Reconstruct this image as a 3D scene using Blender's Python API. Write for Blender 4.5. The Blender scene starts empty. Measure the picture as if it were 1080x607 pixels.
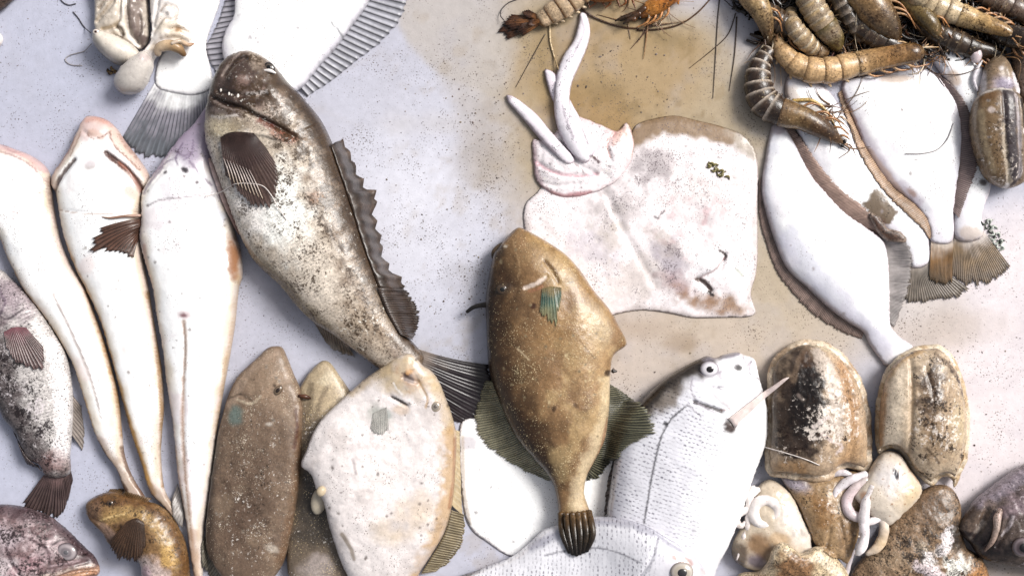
import bpy, math, random
import numpy as np
from mathutils import Vector, Matrix
from mathutils.geometry import delaunay_2d_cdt

# ---------------------------------------------------------------- camera, sky, sun, exposure
S = 0.0012            # metres for one unit of the table plan (about one photo pixel on the table)
CX, CY = 540.0, 303.5
H = 1500.0            # camera height in the same units
sc = bpy.context.scene
COL = sc.collection
R = math.radians

cam_d = bpy.data.cameras.new("camera")
cam = bpy.data.objects.new("camera", cam_d); COL.objects.link(cam)
cam.location = (0, 0, H * S); cam.rotation_euler = (0, 0, 0)
cam_d.sensor_fit = 'HORIZONTAL'; cam_d.sensor_width = 36.0
cam_d.lens = 36.0 * H / 1080.0
cam_d.clip_start = 0.05; cam_d.clip_end = 200
sc.camera = cam

SUN_ELEV, SUN_AZ = 46.0, 32.0     # azimuth from +x towards +y: light comes from the right and a little from above
w = bpy.data.worlds.new("World"); sc.world = w; w.use_nodes = True
wn = w.node_tree; wn.nodes.clear()
sky = wn.nodes.new('ShaderNodeTexSky'); sky.sky_type = 'NISHITA'; sky.sun_disc = False
sky.sun_elevation = R(SUN_ELEV); sky.sun_rotation = R(90 - SUN_AZ)
sky.air_density = 1.0; sky.dust_density = 6.0; sky.ozone_density = 0.6
bg = wn.nodes.new('ShaderNodeBackground'); bg.inputs[1].default_value = 0.10
wo = wn.nodes.new('ShaderNodeOutputWorld')
hs = wn.nodes.new('ShaderNodeHueSaturation'); hs.inputs['Saturation'].default_value = 0.4     # thin overcast
wn.links.new(sky.outputs[0], hs.inputs['Color']); wn.links.new(hs.outputs[0], bg.inputs[0]); wn.links.new(bg.outputs[0], wo.inputs[0])

sd = bpy.data.lights.new("sun", 'SUN'); sun = bpy.data.objects.new("sun", sd); COL.objects.link(sun)
sd.energy = 2.9; sd.angle = R(22); sd.color = (1.0, 0.975, 0.945)
dv = Vector((math.cos(R(SUN_ELEV)) * math.cos(R(SUN_AZ)), math.cos(R(SUN_ELEV)) * math.sin(R(SUN_AZ)), math.sin(R(SUN_ELEV))))
sun.rotation_euler = dv.to_track_quat('Z', 'Y').to_euler(); sun.location = dv * 3
sc.view_settings.view_transform = 'Standard'; sc.view_settings.look = 'None'
sc.view_settings.exposure = 0.30; sc.view_settings.gamma = 1.0
sc.view_settings.use_curve_mapping = False
sc.cycles.use_denoising = True
sc.cycles.max_bounces = 5; sc.cycles.diffuse_bounces = 3; sc.cycles.glossy_bounces = 2
sc.cycles.transparent_max_bounces = 4

# ---------------------------------------------------------------- small tools
rng = np.random.default_rng(7)
random.seed(7)

def lin(hx):
    hx = hx.lstrip('#'); hx = hx if len(hx) == 6 else ''.join(q * 2 for q in hx); v = np.array([int(hx[i:i + 2], 16) for i in (0, 2, 4)]) / 255.0
    return np.where(v <= 0.04045, v / 12.92, ((v + 0.055) / 1.055) ** 2.4)

def c(hx):                      # pigment from a colour seen under full light
    v = lin(hx); l = float(v @ np.array([.2126, .7152, .0722]))
    k = 1 + .36 * float(np.clip((l - .70) / .25, 0, 1)) - .28 * float(np.clip(1 - l / .16, 0, 1))
    return np.clip(v / 1.5 * k, 0.003, 0.87)

_tab = {}
def vnoise(x, y, seed=0):
    if seed not in _tab: _tab[seed] = np.random.default_rng(seed + 11).random((256, 256))
    t = _tab[seed]
    xi = np.floor(x).astype(int); yi = np.floor(y).astype(int)
    fx = x - xi; fy = y - yi; fx = fx * fx * (3 - 2 * fx); fy = fy * fy * (3 - 2 * fy)
    a = t[xi & 255, yi & 255]; b = t[(xi + 1) & 255, yi & 255]
    cc = t[xi & 255, (yi + 1) & 255]; d = t[(xi + 1) & 255, (yi + 1) & 255]
    return (a * (1 - fx) + b * fx) * (1 - fy) + (cc * (1 - fx) + d * fx) * fy

def fbm(x, y, sc_=20.0, seed=0, oct_=4):   # about -1 .. 1
    s = np.zeros_like(x, dtype=float); a = 1.0; n = 0
    for o in range(oct_):
        s += a * (vnoise(x / sc_ * 2 ** o + 17.3 * o, y / sc_ * 2 ** o + 5.1 * o, seed + o) - 0.5) * 2
        n += a; a *= 0.55
    return s / n * 1.5

def sstep(a, b, x):
    t = np.clip((x - a) / (b - a + 1e-9), 0, 1); return t * t * (3 - 2 * t)

def catmull(pts, closed, spacing=None, n=None, extra=None):
    P = np.array(pts, float)
    if closed: Q = np.vstack([P[-1], P, P[0], P[1]]); m = len(P)
    else: Q = np.vstack([2 * P[0] - P[1], P, 2 * P[-1] - P[-2]]); m = len(P) - 1
    out = []
    for i in range(m):
        p0, p1, p2, p3 = Q[i], Q[i + 1], Q[i + 2], Q[i + 3]
        t = np.linspace(0, 1, 12, endpoint=False)[:, None]
        d1 = np.linalg.norm((p2 - p1)[:2]) + 1e-6
        m1 = (p2 - p0) * 0.5; m2 = (p3 - p1) * 0.5
        for mm in (m1, m2):
            l = np.linalg.norm(mm[:2])
            if l > d1 * 1.1: mm *= d1 * 1.1 / l
        t2, t3 = t * t, t * t * t
        out.append((2 * t3 - 3 * t2 + 1) * p1 + (t3 - 2 * t2 + t) * m1 + (-2 * t3 + 3 * t2) * p2 + (t3 - t2) * m2)
    C = np.vstack(out + ([P[:1]] if closed else [P[-1:]]))
    L = np.concatenate([[0], np.cumsum(np.linalg.norm(np.diff(C[:, :2], axis=0), axis=1))])
    k = n if n else max(4, int(round(L[-1] / spacing)) + (0 if closed else 1))
    s = np.linspace(0, L[-1], k, endpoint=not closed)
    return np.stack([np.interp(s, L, C[:, j]) for j in range(C.shape[1])], 1)

def inside(x, y, poly):
    r = np.zeros(x.shape, bool); n = len(poly); j = n - 1
    for i in range(n):
        xi, yi = poly[i]; xj, yj = poly[j]
        if yi != yj:
            r ^= ((yi > y) != (yj > y)) & (x < (xj - xi) * (y - yi) / (yj - yi) + xi)
        j = i
    return r

def segdist(x, y, pts):
    best = np.full(x.shape, 1e9)
    P = np.array(pts, float)
    for i in range(len(P) - 1):
        a, b = P[i], P[i + 1]; d = b - a; L = d @ d + 1e-9
        t = np.clip(((x - a[0]) * d[0] + (y - a[1]) * d[1]) / L, 0, 1)
        best = np.minimum(best, np.hypot(x - a[0] - t * d[0], y - a[1] - t * d[1]))
    return best

# ---------------------------------------------------------------- height map of what already lies on the table
G = 2.0; GX0, GY0 = -160, -160; GW, GH = 720, 500
HM = np.zeros((GH, GW))
HM0 = HM.copy()
def hm_at(x, y, M=None):
    M = HM if M is None else M
    fx = np.clip((np.asarray(x, float) - GX0) / G, 0, GW - 1.01); fy = np.clip((np.asarray(y, float) - GY0) / G, 0, GH - 1.01)
    i = fx.astype(int); j = fy.astype(int); u = fx - i; v = fy - j
    return (M[j, i] * (1 - u) + M[j, i + 1] * u) * (1 - v) + (M[j + 1, i] * (1 - u) + M[j + 1, i + 1] * u) * v
def hm_splat(x, y, z):
    i = np.clip(np.round((x - GX0) / G).astype(int), 0, GW - 1); j = np.clip(np.round((y - GY0) / G).astype(int), 0, GH - 1)
    np.maximum.at(HM, (j, i), z)

def box(a, r):
    if r < 1: return a
    for ax in (0, 1):
        p = np.pad(a, [(r + 1, r) if k == ax else (0, 0) for k in (0, 1)], mode='edge')
        cs = np.cumsum(p, axis=ax); n = a.shape[ax]
        a = (np.take(cs, np.arange(2 * r + 1, 2 * r + 1 + n), axis=ax) - np.take(cs, np.arange(0, n), axis=ax)) / (2 * r + 1)
    return a
def maxf(a, r):
    for ax in (0, 1):
        p = np.pad(a, [(r, r) if k == ax else (0, 0) for k in (0, 1)], mode='edge'); n = a.shape[ax]
        o = a.copy()
        for k in range(2 * r + 1): o = np.maximum(o, np.take(p, np.arange(k, k + n), axis=ax))
        a = o
    return a

# ---------------------------------------------------------------- materials (all colour from pigment attribute + procedural nodes)
_mats = {}
def skin(rough=0.38, spec=0.5, mott=0.18, msc=14.0, speck=None, speck_amt=0.0, ssc=2.2, bump=0.35, bsc=3.0,
         scales=0.0, ssize=5.0, sdark=0.4, sss=0.0, coat=0.12, trans=0.0, metal=0.0, mott2=0.0, big=60.0, fdark='#35281f', flight='#f8f1e8', fsc=2.2):
    key = str(locals())
    if key in _mats: return _mats[key]
    m = bpy.data.materials.new("wet_skin"); m.use_nodes = True; _mats[key] = m
    nt = m.node_tree; N = nt.nodes; L = nt.links; bs = N['Principled BSDF']
    at = N.new('ShaderNodeAttribute'); at.attribute_name = 'Col'
    pp = N.new('ShaderNodeAttribute'); pp.attribute_name = 'P'
    def noise(s, det=3, dim='3D', rgh=0.55):
        n = N.new('ShaderNodeTexNoise'); n.noise_dimensions = dim; n.inputs['Scale'].default_value = 1.0 / s
        n.inputs['Detail'].default_value = det; n.inputs['Roughness'].default_value = rgh
        L.new(pp.outputs['Vector'], n.inputs['Vector']); return n
    def math_(op, a, b=None, clamp=False):
        n = N.new('ShaderNodeMath'); n.operation = op; n.use_clamp = clamp
        for k, v in enumerate((a, b)):
            if v is None: continue
            if isinstance(v, (int, float)): n.inputs[k].default_value = v
            else: L.new(v, n.inputs[k])
        return n.outputs[0]
    def mixc(f, a, b, mode='MIX'):
        n = N.new('ShaderNodeMix'); n.data_type = 'RGBA'; n.blend_type = mode
        if isinstance(f, (int, float)): n.inputs[0].default_value = f
        else: L.new(f, n.inputs[0])
        for k, v in ((6, a), (7, b)):
            if isinstance(v, tuple): n.inputs[k].default_value = v
            else: L.new(v, n.inputs[k])
        return n.outputs[2]
    def ramp(f, lo, hi):
        n = N.new('ShaderNodeMapRange'); L.new(f, n.inputs[0]); n.inputs[1].default_value = lo; n.inputs[2].default_value = hi
        return n.outputs[0]
    col = at.outputs['Color']
    n1 = noise(msc, 5, rgh=0.65)
    v1 = math_('ADD', math_('MULTIPLY', ramp(n1.outputs['Fac'], 0.3, 0.7), 2 * mott), 1 - mott)
    comb = N.new('ShaderNodeCombineColor')
    for k in range(3): L.new(v1, comb.inputs[k])
    col = mixc(1.0, col, comb.outputs[0], 'MULTIPLY')
    if mott2:
        n2 = noise(2.6, 3, rgh=0.7)
        v2 = math_('ADD', math_('MULTIPLY', ramp(n2.outputs['Fac'], 0.32, 0.68), 2 * mott2), 1 - mott2)
        cb2 = N.new('ShaderNodeCombineColor')
        for k in range(3): L.new(v2, cb2.inputs[k])
        col = mixc(1.0, col, cb2.outputs[0], 'MULTIPLY')
    if speck is not None:
        ns = noise(ssc, 2, rgh=0.5); nb = noise(big, 2)
        th = math_('ADD', ns.outputs['Fac'], math_('MULTIPLY', math_('SUBTRACT', nb.outputs['Fac'], 0.5), 0.35))
        f = math_('MULTIPLY', ramp(th, 0.66 - speck_amt * 0.2, 0.72 - speck_amt * 0.2), 0.85, True)
        col = mixc(f, col, tuple(c(speck)) + (1,))
    fa = N.new('ShaderNodeAttribute'); fa.attribute_name = 'F'
    fs = N.new('ShaderNodeSeparateXYZ'); L.new(fa.outputs['Vector'], fs.inputs[0])
    for ch, fc, k_ in ((1, flight, 1.25), (0, fdark, 1.0)):
        nz = noise(fsc * k_, 4, rgh=0.72); nl = noise(fsc * 5.5 * k_, 3)
        dens = math_('MULTIPLY', fs.outputs[ch], math_('ADD', math_('MULTIPLY', ramp(nl.outputs['Fac'], 0.36, 0.64), 1.1), 0.2))
        f = ramp(math_('ADD', nz.outputs['Fac'], math_('MULTIPLY', dens, 0.38)), 0.68, 0.79)
        f = math_('MULTIPLY', f, math_('MULTIPLY', fs.outputs[ch], 6.0, True), True)
        col = mixc(math_('MULTIPLY', f, 0.92), col, tuple(c(fc)) + (1,))
    hsum = math_('MULTIPLY', noise(bsc, 4, rgh=0.6).outputs['Fac'], 1.0)
    if scales:
        vo = N.new('ShaderNodeTexVoronoi'); vo.voronoi_dimensions = '2D'; vo.feature = 'F1'
        vo.inputs['Scale'].default_value = 1.0 / ssize; vo.inputs['Randomness'].default_value = 0.5
        L.new(pp.outputs['Vector'], vo.inputs['Vector'])
        sv = N.new('ShaderNodeVectorMath'); sv.operation = 'SUBTRACT'
        L.new(pp.outputs['Vector'], sv.inputs[0]); L.new(vo.outputs['Position'], sv.inputs[1])
        sx = N.new('ShaderNodeSeparateXYZ'); L.new(sv.outputs[0], sx.inputs[0])
        lx = math_('DIVIDE', sx.outputs[0], ssize)              # -0.5 front edge .. 0.5 rear edge of one scale
        nb = noise(20.0, 3); nf = noise(3.0, 2)
        f = ramp(math_('ADD', lx, math_('MULTIPLY', math_('SUBTRACT', nf.outputs['Fac'], 0.5), 0.8)), -0.18, -0.42)
        ly = math_('ABSOLUTE', math_('DIVIDE', sx.outputs[1], ssize)); f = math_('MULTIPLY', f, ramp(ly, 0.40, 0.22))
        f = math_('MULTIPLY', math_('MULTIPLY', f, ramp(nb.outputs['Fac'], 0.32, 0.6)), math_('MULTIPLY', at.outputs['Alpha'], sdark), True)
        dk = mixc(1.0, col, (0.34, 0.33, 0.36, 1), 'MULTIPLY')
        col = mixc(f, col, dk)
        hsum = math_('ADD', hsum, math_('MULTIPLY', math_('MULTIPLY', lx, at.outputs['Alpha']), scales))
    L.new(col, bs.inputs['Base Color'])
    bp = N.new('ShaderNodeBump'); bp.inputs['Strength'].default_value = 1.0; bp.inputs['Distance'].default_value = bump * S * bsc * 0.26
    L.new(hsum, bp.inputs['Height']); L.new(bp.outputs[0], bs.inputs['Normal'])
    nr = noise(20.0, 3)
    L.new(math_('ADD', math_('MULTIPLY', math_('SUBTRACT', nr.outputs['Fac'], 0.5), 0.35), rough, True), bs.inputs['Roughness'])
    bs.inputs['Specular IOR Level'].default_value = spec * 0.7
    bs.inputs['Metallic'].default_value = metal
    if sss:
        bs.inputs['Subsurface Weight'].default_value = sss; bs.inputs['Subsurface Radius'].default_value = (1.0, 0.6, 0.45)
        bs.inputs['Subsurface Scale'].default_value = 0.006
    if coat:
        bs.inputs['Coat Weight'].default_value = coat; bs.inputs['Coat Roughness'].default_value = 0.12
    if trans:
        tb = N.new('ShaderNodeBsdfTransparent'); mx = N.new('ShaderNodeMixShader'); mx.inputs[0].default_value = trans
        out = N['Material Output']
        L.new(bs.outputs[0], mx.inputs[1]); L.new(tb.outputs[0], mx.inputs[2]); L.new(mx.outputs[0], out.inputs[0])
    return m

# ---------------------------------------------------------------- things and meshes
def props(o, label=None, cat=None, group=None, kind=None):
    if label: o['label'] = label
    if cat: o['category'] = cat
    if group: o['group'] = group
    if kind: o['kind'] = kind
    return o

class Thing:
    def __init__(s, name, label, cat, cx, cy, group=None):
        z = float(hm_at(cx, cy))
        s.o = bpy.data.objects.new(name, None); COL.objects.link(s.o)
        s.o.empty_display_size = 0.02
        s.loc = np.array([(cx - CX) * S, (CY - cy) * S, z * S]); s.o.location = s.loc
        props(s.o, label, cat, group)
        s.k = None

def to_mesh(name, th, X, Y, Z, tris, cols, mat, k=1.0, quads=None, P=None, smooth=True, parent=None, alpha=None, flk=None):
    V = np.stack([(X - CX) * k * S, (CY - Y) * k * S, Z * S], 1)
    loc = th.loc if th is not None else np.zeros(3)
    me = bpy.data.meshes.new(name)
    n = len(V); me.vertices.add(n); me.vertices.foreach_set('co', (V - loc).astype(np.float32).ravel())
    F = quads if quads is not None else tris
    q = F.shape[1]
    me.loops.add(F.size); me.loops.foreach_set('vertex_index', F.astype(np.int32).ravel())
    me.polygons.add(len(F)); me.polygons.foreach_set('loop_start', (np.arange(len(F)) * q).astype(np.int32))
    me.polygons.foreach_set('loop_total', np.full(len(F), q, np.int32))
    me.polygons.foreach_set('use_smooth', np.full(len(F), smooth, bool))
    me.update(); me.validate()
    a = me.attributes.new('Col', 'FLOAT_COLOR', 'POINT')
    a.data.foreach_set('color', np.hstack([cols, np.ones((n, 1)) if alpha is None else alpha[:, None]]).astype(np.float32).ravel())
    a = me.attributes.new('P', 'FLOAT_VECTOR', 'POINT')
    if P is None: P = np.stack([X, Y, Z], 1)
    a.data.foreach_set('vector', P.astype(np.float32).ravel())
    if flk is not None:
        a = me.attributes.new('F', 'FLOAT_VECTOR', 'POINT'); a.data.foreach_set('vector', flk.astype(np.float32).ravel())
    me.materials.append(mat)
    o = bpy.data.objects.new(name, me); COL.objects.link(o)
    p = parent if parent is not None else (th.o if th is not None else None)
    if p is not None:
        o.parent = p
        if th is not None and p is not th.o:    # sub-part: mesh is in the thing's frame and its parent sits at the thing's origin
            pass
    return o

class Body:
    """A soft body: outline of its plan, inflated to a rounded volume that rests on whatever lies below it."""
    def __init__(s, th, name, outline, T, B=None, pw=1.0, step=1.9, drape=(3, 12), axis=None, lift=0.0, mat=None, rag=0.0, follow=1.0, inset=0.0):
        s.th, s.name, s.T, s.mat = th, name, T, mat
        s.B = B if B is not None else T * 0.35
        ol = catmull(outline, True, spacing=step * 1.1)
        if rag:
            ol = ol + np.stack([fbm(ol[:, 0], ol[:, 1], 9, 3), fbm(ol[:, 0], ol[:, 1], 9, 8)], 1) * rag
        if inset:
            tg = np.roll(ol, -2, 0) - np.roll(ol, 2, 0); nm = np.stack([-tg[:, 1], tg[:, 0]], 1); nm /= np.linalg.norm(nm, axis=1, keepdims=True) + 1e-9
            ar = 0.5 * np.sum(ol[:, 0] * np.roll(ol[:, 1], -1) - np.roll(ol[:, 0], -1) * ol[:, 1])
            ol = ol + nm * inset * np.sign(ar)
        s.ol = ol
        x0, y0 = np.floor((ol.min(0) - 6 - np.array([GX0, GY0])) / G).astype(int)
        x1, y1 = np.ceil((ol.max(0) + 6 - np.array([GX0, GY0])) / G).astype(int)
        x0 = max(0, x0); y0 = max(0, y0); x1 = min(GW - 1, x1); y1 = min(GH - 1, y1)
        s.win = (x0, y0, x1, y1)
        gx, gy = np.meshgrid(GX0 + G * np.arange(x0, x1 + 1), GY0 + G * np.arange(y0, y1 + 1))
        M = inside(gx, gy, ol)
        u = np.zeros(M.shape)
        # coarse to fine Poisson
        for f in (8, 4, 2, 1):
            m = M[::f, ::f]
            if f == 8: uu = np.zeros(m.shape)
            else:
                uu = np.repeat(np.repeat(uu, 2, 0), 2, 1)
                uu = np.pad(uu, ((0, max(0, m.shape[0] - uu.shape[0])), (0, max(0, m.shape[1] - uu.shape[1]))), mode='edge')[:m.shape[0], :m.shape[1]] * m
            h2 = (G * f) ** 2
            for _ in range(160 if f > 1 else 120):
                p = np.pad(uu, 1)
                uu = 0.25 * (p[:-2, 1:-1] + p[2:, 1:-1] + p[1:-1, :-2] + p[1:-1, 2:] + h2) * m
        u = uu
        hg = np.sqrt(u); s.hmax = hg.max(); hg = (hg / s.hmax) ** pw
        # support
        sub = HM[y0:y1 + 1, x0:x1 + 1].copy()
        mk = M.astype(float)
        sup = maxf(np.where(M, sub, 0), drape[0]) * mk
        b, wgt = sup, mk
        for _ in range(3):
            b = box(b, drape[1]); wgt = box(wgt, drape[1])
        base = np.where(wgt > 1e-4, b / np.maximum(wgt, 1e-4), 0) * follow + lift
        s.hg, s.bg, s.M = hg, base, M
        s.zmean = float((base[M]).mean() + s.B) if M.any() else s.B
        s.k = 1 - s.zmean / H
        if th.k is None: th.k = s.k
        # interior points
        bx0, by0 = ol.min(0); bx1, by1 = ol.max(0)
        xs = np.arange(bx0, bx1, step); ys = np.arange(by0, by1, step * 0.87)
        ix, iy = np.meshgrid(xs, ys); ix = ix + (np.arange(len(ys)) % 2)[:, None] * step * 0.5
        ix = ix.ravel() + rng.uniform(-.18, .18, ix.size) * step; iy = iy.ravel() + rng.uniform(-.18, .18, iy.size) * step
        # keep well inside the photo surroundings only
        keep = inside(ix, iy, ol) & (ix > -130) & (ix < 1210) & (iy > -110) & (iy < 720)
        ix, iy = ix[keep], iy[keep]
        d = s._dist(ix, iy); k2 = d > step * 0.62
        ix, iy, d = ix[k2], iy[k2], d[k2]
        nb = len(ol)
        X = np.concatenate([ol[:, 0], ix]); Y = np.concatenate([ol[:, 1], iy])
        vs = [Vector((a, b_)) for a, b_ in zip(X.tolist(), Y.tolist())]
        r = delaunay_2d_cdt(vs, [], [list(range(nb))], 1, 1e-4)
        ov = np.array([(v.x, v.y) for v in r[0]])
        F = np.array([f for f in r[2] if len(f) == 3], int)
        # orientation: make the upper side face up (plan y points down)
        a, b_, c_ = ov[F[:, 0]], ov[F[:, 1]], ov[F[:, 2]]
        ar = (b_[:, 0] - a[:, 0]) * (c_[:, 1] - a[:, 1]) - (b_[:, 1] - a[:, 1]) * (c_[:, 0] - a[:, 0])
        F[ar > 0] = F[ar > 0][:, ::-1]
        s.F = F; s.X, s.Y = ov[:, 0].copy(), ov[:, 1].copy()
        s.D = s._dist(s.X, s.Y); s.bd = s.D < 1e-3
        s.D[s.bd] = 0
        s.hn = np.where(s.bd, 0, s._samp(hg)); s.b = s._samp(base)
        s.zs = s.b + s.B
        s.dz = np.zeros(len(s.X))
        s.C = np.tile(c('#808080'), (len(s.X), 1)); s.A = np.ones(len(s.X)); s.Fk = np.zeros((len(s.X), 3))
        ax = axis if axis is not None else ((0, 0), (1, 0))
        dx, dy = ax[1][0] - ax[0][0], ax[1][1] - ax[0][1]; l = math.hypot(dx, dy)
        s.ax = (ax[0], (dx / l, dy / l))
        dx, dy = s.ax[1]
        s.U = (s.X - ax[0][0]) * dx + (s.Y - ax[0][1]) * dy
        s.Vv = -(s.X - ax[0][0]) * dy + (s.Y - ax[0][1]) * dx
        s.len = l
    def _dist(s, x, y):
        out = np.empty(len(x)); o = s.ol
        for i in range(0, len(x), 4000):
            dx = x[i:i + 4000, None] - o[None, :, 0]; dy = y[i:i + 4000, None] - o[None, :, 1]
            out[i:i + 4000] = np.sqrt((dx * dx + dy * dy).min(1))
        return out
    def _samp(s, g, x=None, y=None):
        x = s.X if x is None else np.asarray(x, float); y = s.Y if y is None else np.asarray(y, float)
        x0, y0, x1, y1 = s.win
        fx = np.clip((x - GX0) / G - x0, 0, g.shape[1] - 1.01); fy = np.clip((y - GY0) / G - y0, 0, g.shape[0] - 1.01)
        i = fx.astype(int); j = fy.astype(int); u = fx - i; v = fy - j
        return (g[j, i] * (1 - u) + g[j, i + 1] * u) * (1 - v) + (g[j + 1, i] * (1 - u) + g[j + 1, i + 1] * u) * v
    def top(s, x, y):
        i = np.argmin((s.X - x) ** 2 + (s.Y - y) ** 2)
        return float(s.Zt[i]) if hasattr(s, 'Zt') else float(s.zs[i] + s.T * s.hn[i])
    # --- pigment
    def _mix(s, a, hx):
        a = np.clip(a, 0, 1)[:, None]; s.C = s.C * (1 - a) + c(hx) * a; return s
    def fill(s, hx): s.C[:] = c(hx); return s
    def blob(s, cx, cy, rx, ry, rot, hx, a=1.0, soft=0.5, ns=0.35, nsc=12):
        t = R(rot); dx, dy = s.X - cx, s.Y - cy
        p = (dx * math.cos(t) + dy * math.sin(t)) / rx; q = (-dx * math.sin(t) + dy * math.cos(t)) / ry
        d = np.hypot(p, q) + ns * fbm(s.X, s.Y, nsc, int(cx + cy) % 50)
        return s._mix(a * (1 - sstep(1 - soft, 1 + soft * 0.35, d)), hx)
    def flk(s, cx, cy, rx, ry, rot, dark=0.0, light=0.0, soft=.8, nsc=12):
        t = R(rot); dx, dy = s.X - cx, s.Y - cy
        p = (dx * math.cos(t) + dy * math.sin(t)) / rx; q = (-dx * math.sin(t) + dy * math.cos(t)) / ry
        m = 1 - sstep(1 - soft, 1 + soft * .35, np.hypot(p, q) + .35 * fbm(s.X, s.Y, nsc, int(cx + 2 * cy) % 50))
        s.Fk[:, 0] = np.maximum(s.Fk[:, 0], m * dark); s.Fk[:, 1] = np.maximum(s.Fk[:, 1], m * light); return s
    def stroke(s, pts, wd, hx, a=1.0, soft=0.6, ns=0.3, nsc=7):
        P = catmull(pts, False, n=max(6, len(pts) * 5)) if len(pts) > 2 else pts
        d = segdist(s.X, s.Y, P) / (wd * 0.5) + ns * fbm(s.X, s.Y, nsc, int(pts[0][0]) % 50)
        return s._mix(a * (1 - sstep(1 - soft, 1 + soft * 0.5, d)), hx)
    def edge(s, wd, hx, a=1.0, ns=0.5, nsc=14, where=None):
        d = s.D / wd + ns * fbm(s.X, s.Y, nsc, int(wd) + 3)
        m = a * (1 - sstep(0.2, 1.0, d))
        if where is not None: m = m * where(s.X, s.Y)
        return s._mix(m, hx)
    def mott(s, hx, scale, thr, a=1.0, soft=0.25, where=None, seed=5, stretch=1.0):
        if scale < 8:          # too fine for the mesh: hand it to the material as a density of flecks
            ch = 0 if float(c(hx).mean()) < 0.2 else 1
            m = a * np.clip(.95 - 1.3 * thr, .2, 1) * (where(s.X, s.Y) if where is not None else 1.0)
            s.Fk[:, ch] = np.maximum(s.Fk[:, ch], m * np.clip(.75 + .5 * fbm(s.X, s.Y, 16, seed), 0, 1)); return s
        n = fbm(s.U / stretch, s.Vv, scale, seed)
        m = a * sstep(thr, thr + soft, n)
        if where is not None: m = m * where(s.X, s.Y)
        return s._mix(m, hx)
    def grad(s, p0, p1, hx, a=1.0, ns=0.15, nsc=18):      # none at p0, full at p1
        dx, dy = p1[0] - p0[0], p1[1] - p0[1]; l = dx * dx + dy * dy
        t = ((s.X - p0[0]) * dx + (s.Y - p0[1]) * dy) / l + ns * fbm(s.X, s.Y, nsc, 21)
        return s._mix(a * sstep(0, 1, t), hx)
    def smooth_skin(s, cx, cy, rx, ry, rot, soft=.4):      # no scales here
        t = R(rot); dx, dy = s.X - cx, s.Y - cy
        p = (dx * math.cos(t) + dy * math.sin(t)) / rx; q = (-dx * math.sin(t) + dy * math.cos(t)) / ry
        s.A *= sstep(1 - soft, 1 + soft * .3, np.hypot(p, q) + .15 * fbm(s.X, s.Y, 10, 5)); return s
    def specks(s, n, hx, r=(0.8, 1.8), a=0.8, box_=None, seed=1):
        g = np.random.default_rng(seed + abs(int(s.X[0])))
        bx = box_ or (s.X.min(), s.Y.min(), s.X.max(), s.Y.max())
        for _ in range(n):
            cx, cy = g.uniform(bx[0], bx[2]), g.uniform(bx[1], bx[3]); rr = g.uniform(*r)
            d = np.hypot(s.X - cx, (s.Y - cy) * g.uniform(.7, 1.4))
            s._mix(a * (1 - sstep(rr * 0.6, rr * 1.5, d)), hx)
        return s
    # --- relief
    def groove(s, pts, wd, dep):
        P = catmull(pts, False, n=max(6, len(pts) * 5)) if len(pts) > 2 else pts
        d = segdist(s.X, s.Y, P) / (wd * 0.5); s.dz -= dep * np.exp(-d * d * 1.2) * np.minimum(1, s.D / 3); return s
    def step_(s, pts, wd, h):      # flap: raised on one side of a line, falling sharply on the other
        P = np.array(catmull(pts, False, n=max(6, len(pts) * 5)) if len(pts) > 2 else pts)
        i = np.argmin((s.X[:, None] - P[None, :, 0]) ** 2 + (s.Y[:, None] - P[None, :, 1]) ** 2, axis=1)
        i = np.clip(i, 0, len(P) - 2); t = P[i + 1] - P[i]
        side = (s.X - P[i, 0]) * t[:, 1] - (s.Y - P[i, 1]) * t[:, 0]; l = np.hypot(t[:, 0], t[:, 1]) + 1e-6
        q = side / l; end = np.minimum(np.hypot(s.X - P[0, 0], s.Y - P[0, 1]), np.hypot(s.X - P[-1, 0], s.Y - P[-1, 1])) / wd
        s.dz += h * sstep(-1.2, 1.0, q) * np.exp(-np.maximum(q, 0) / wd) * np.clip(end * 1.2, 0, 1) * np.minimum(1, s.D / 3); return s
    def bump(s, cx, cy, rx, ry, rot, h):
        t = R(rot); dx, dy = s.X - cx, s.Y - cy
        p = (dx * math.cos(t) + dy * math.sin(t)) / rx; q = (-dx * math.sin(t) + dy * math.cos(t)) / ry
        s.dz += h * np.exp(-(p * p + q * q)) * np.minimum(1, s.D / 3); return s
    def lumps(s, scale, amp, seed=2, where=None):
        v = amp * fbm(s.X, s.Y, scale, seed) * np.minimum(1, s.D / 5)
        if where is not None: v = v * where(s.X, s.Y)
        s.dz += v; return s
    def build(s):
        global HM0
        HM0 = HM.copy()
        Zt = s.zs + s.T * s.hn + s.dz * np.minimum(1, s.D / 2)
        Zt = np.where(s.bd, s.zs, np.maximum(Zt, hm_at(s.X, s.Y) + 0.9))
        Zt = np.maximum(Zt, 0.8)
        s.Zt = Zt
        Zb = np.where(s.bd, s.zs, np.maximum(0.15, s.zs - s.B * np.minimum(1, 1.7 * s.hn)))
        n = len(s.X); iid = np.nonzero(~s.bd)[0]
        mp = np.arange(n); mp[iid] = n + np.arange(len(iid))
        X = np.concatenate([s.X, s.X[iid]]); Y = np.concatenate([s.Y, s.Y[iid]])
        Z = np.concatenate([Zt, np.minimum(Zb[iid], Zt[iid] - 0.4)])
        F = np.vstack([s.F, mp[s.F][:, ::-1]])
        C = np.vstack([s.C, s.C[iid]])
        U = np.concatenate([s.U, s.U[iid]]); V = np.concatenate([s.Vv, s.Vv[iid]])
        s.o = to_mesh(s.name, s.th, X, Y, Z, F, np.clip(C, 0, 1), s.mat or skin(), s.k, P=np.stack([U, V, Z], 1), alpha=np.concatenate([s.A, s.A[iid]]), flk=np.clip(np.vstack([s.Fk, s.Fk[iid]]), 0, 1))
        x0, y0, x1, y1 = s.win
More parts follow.
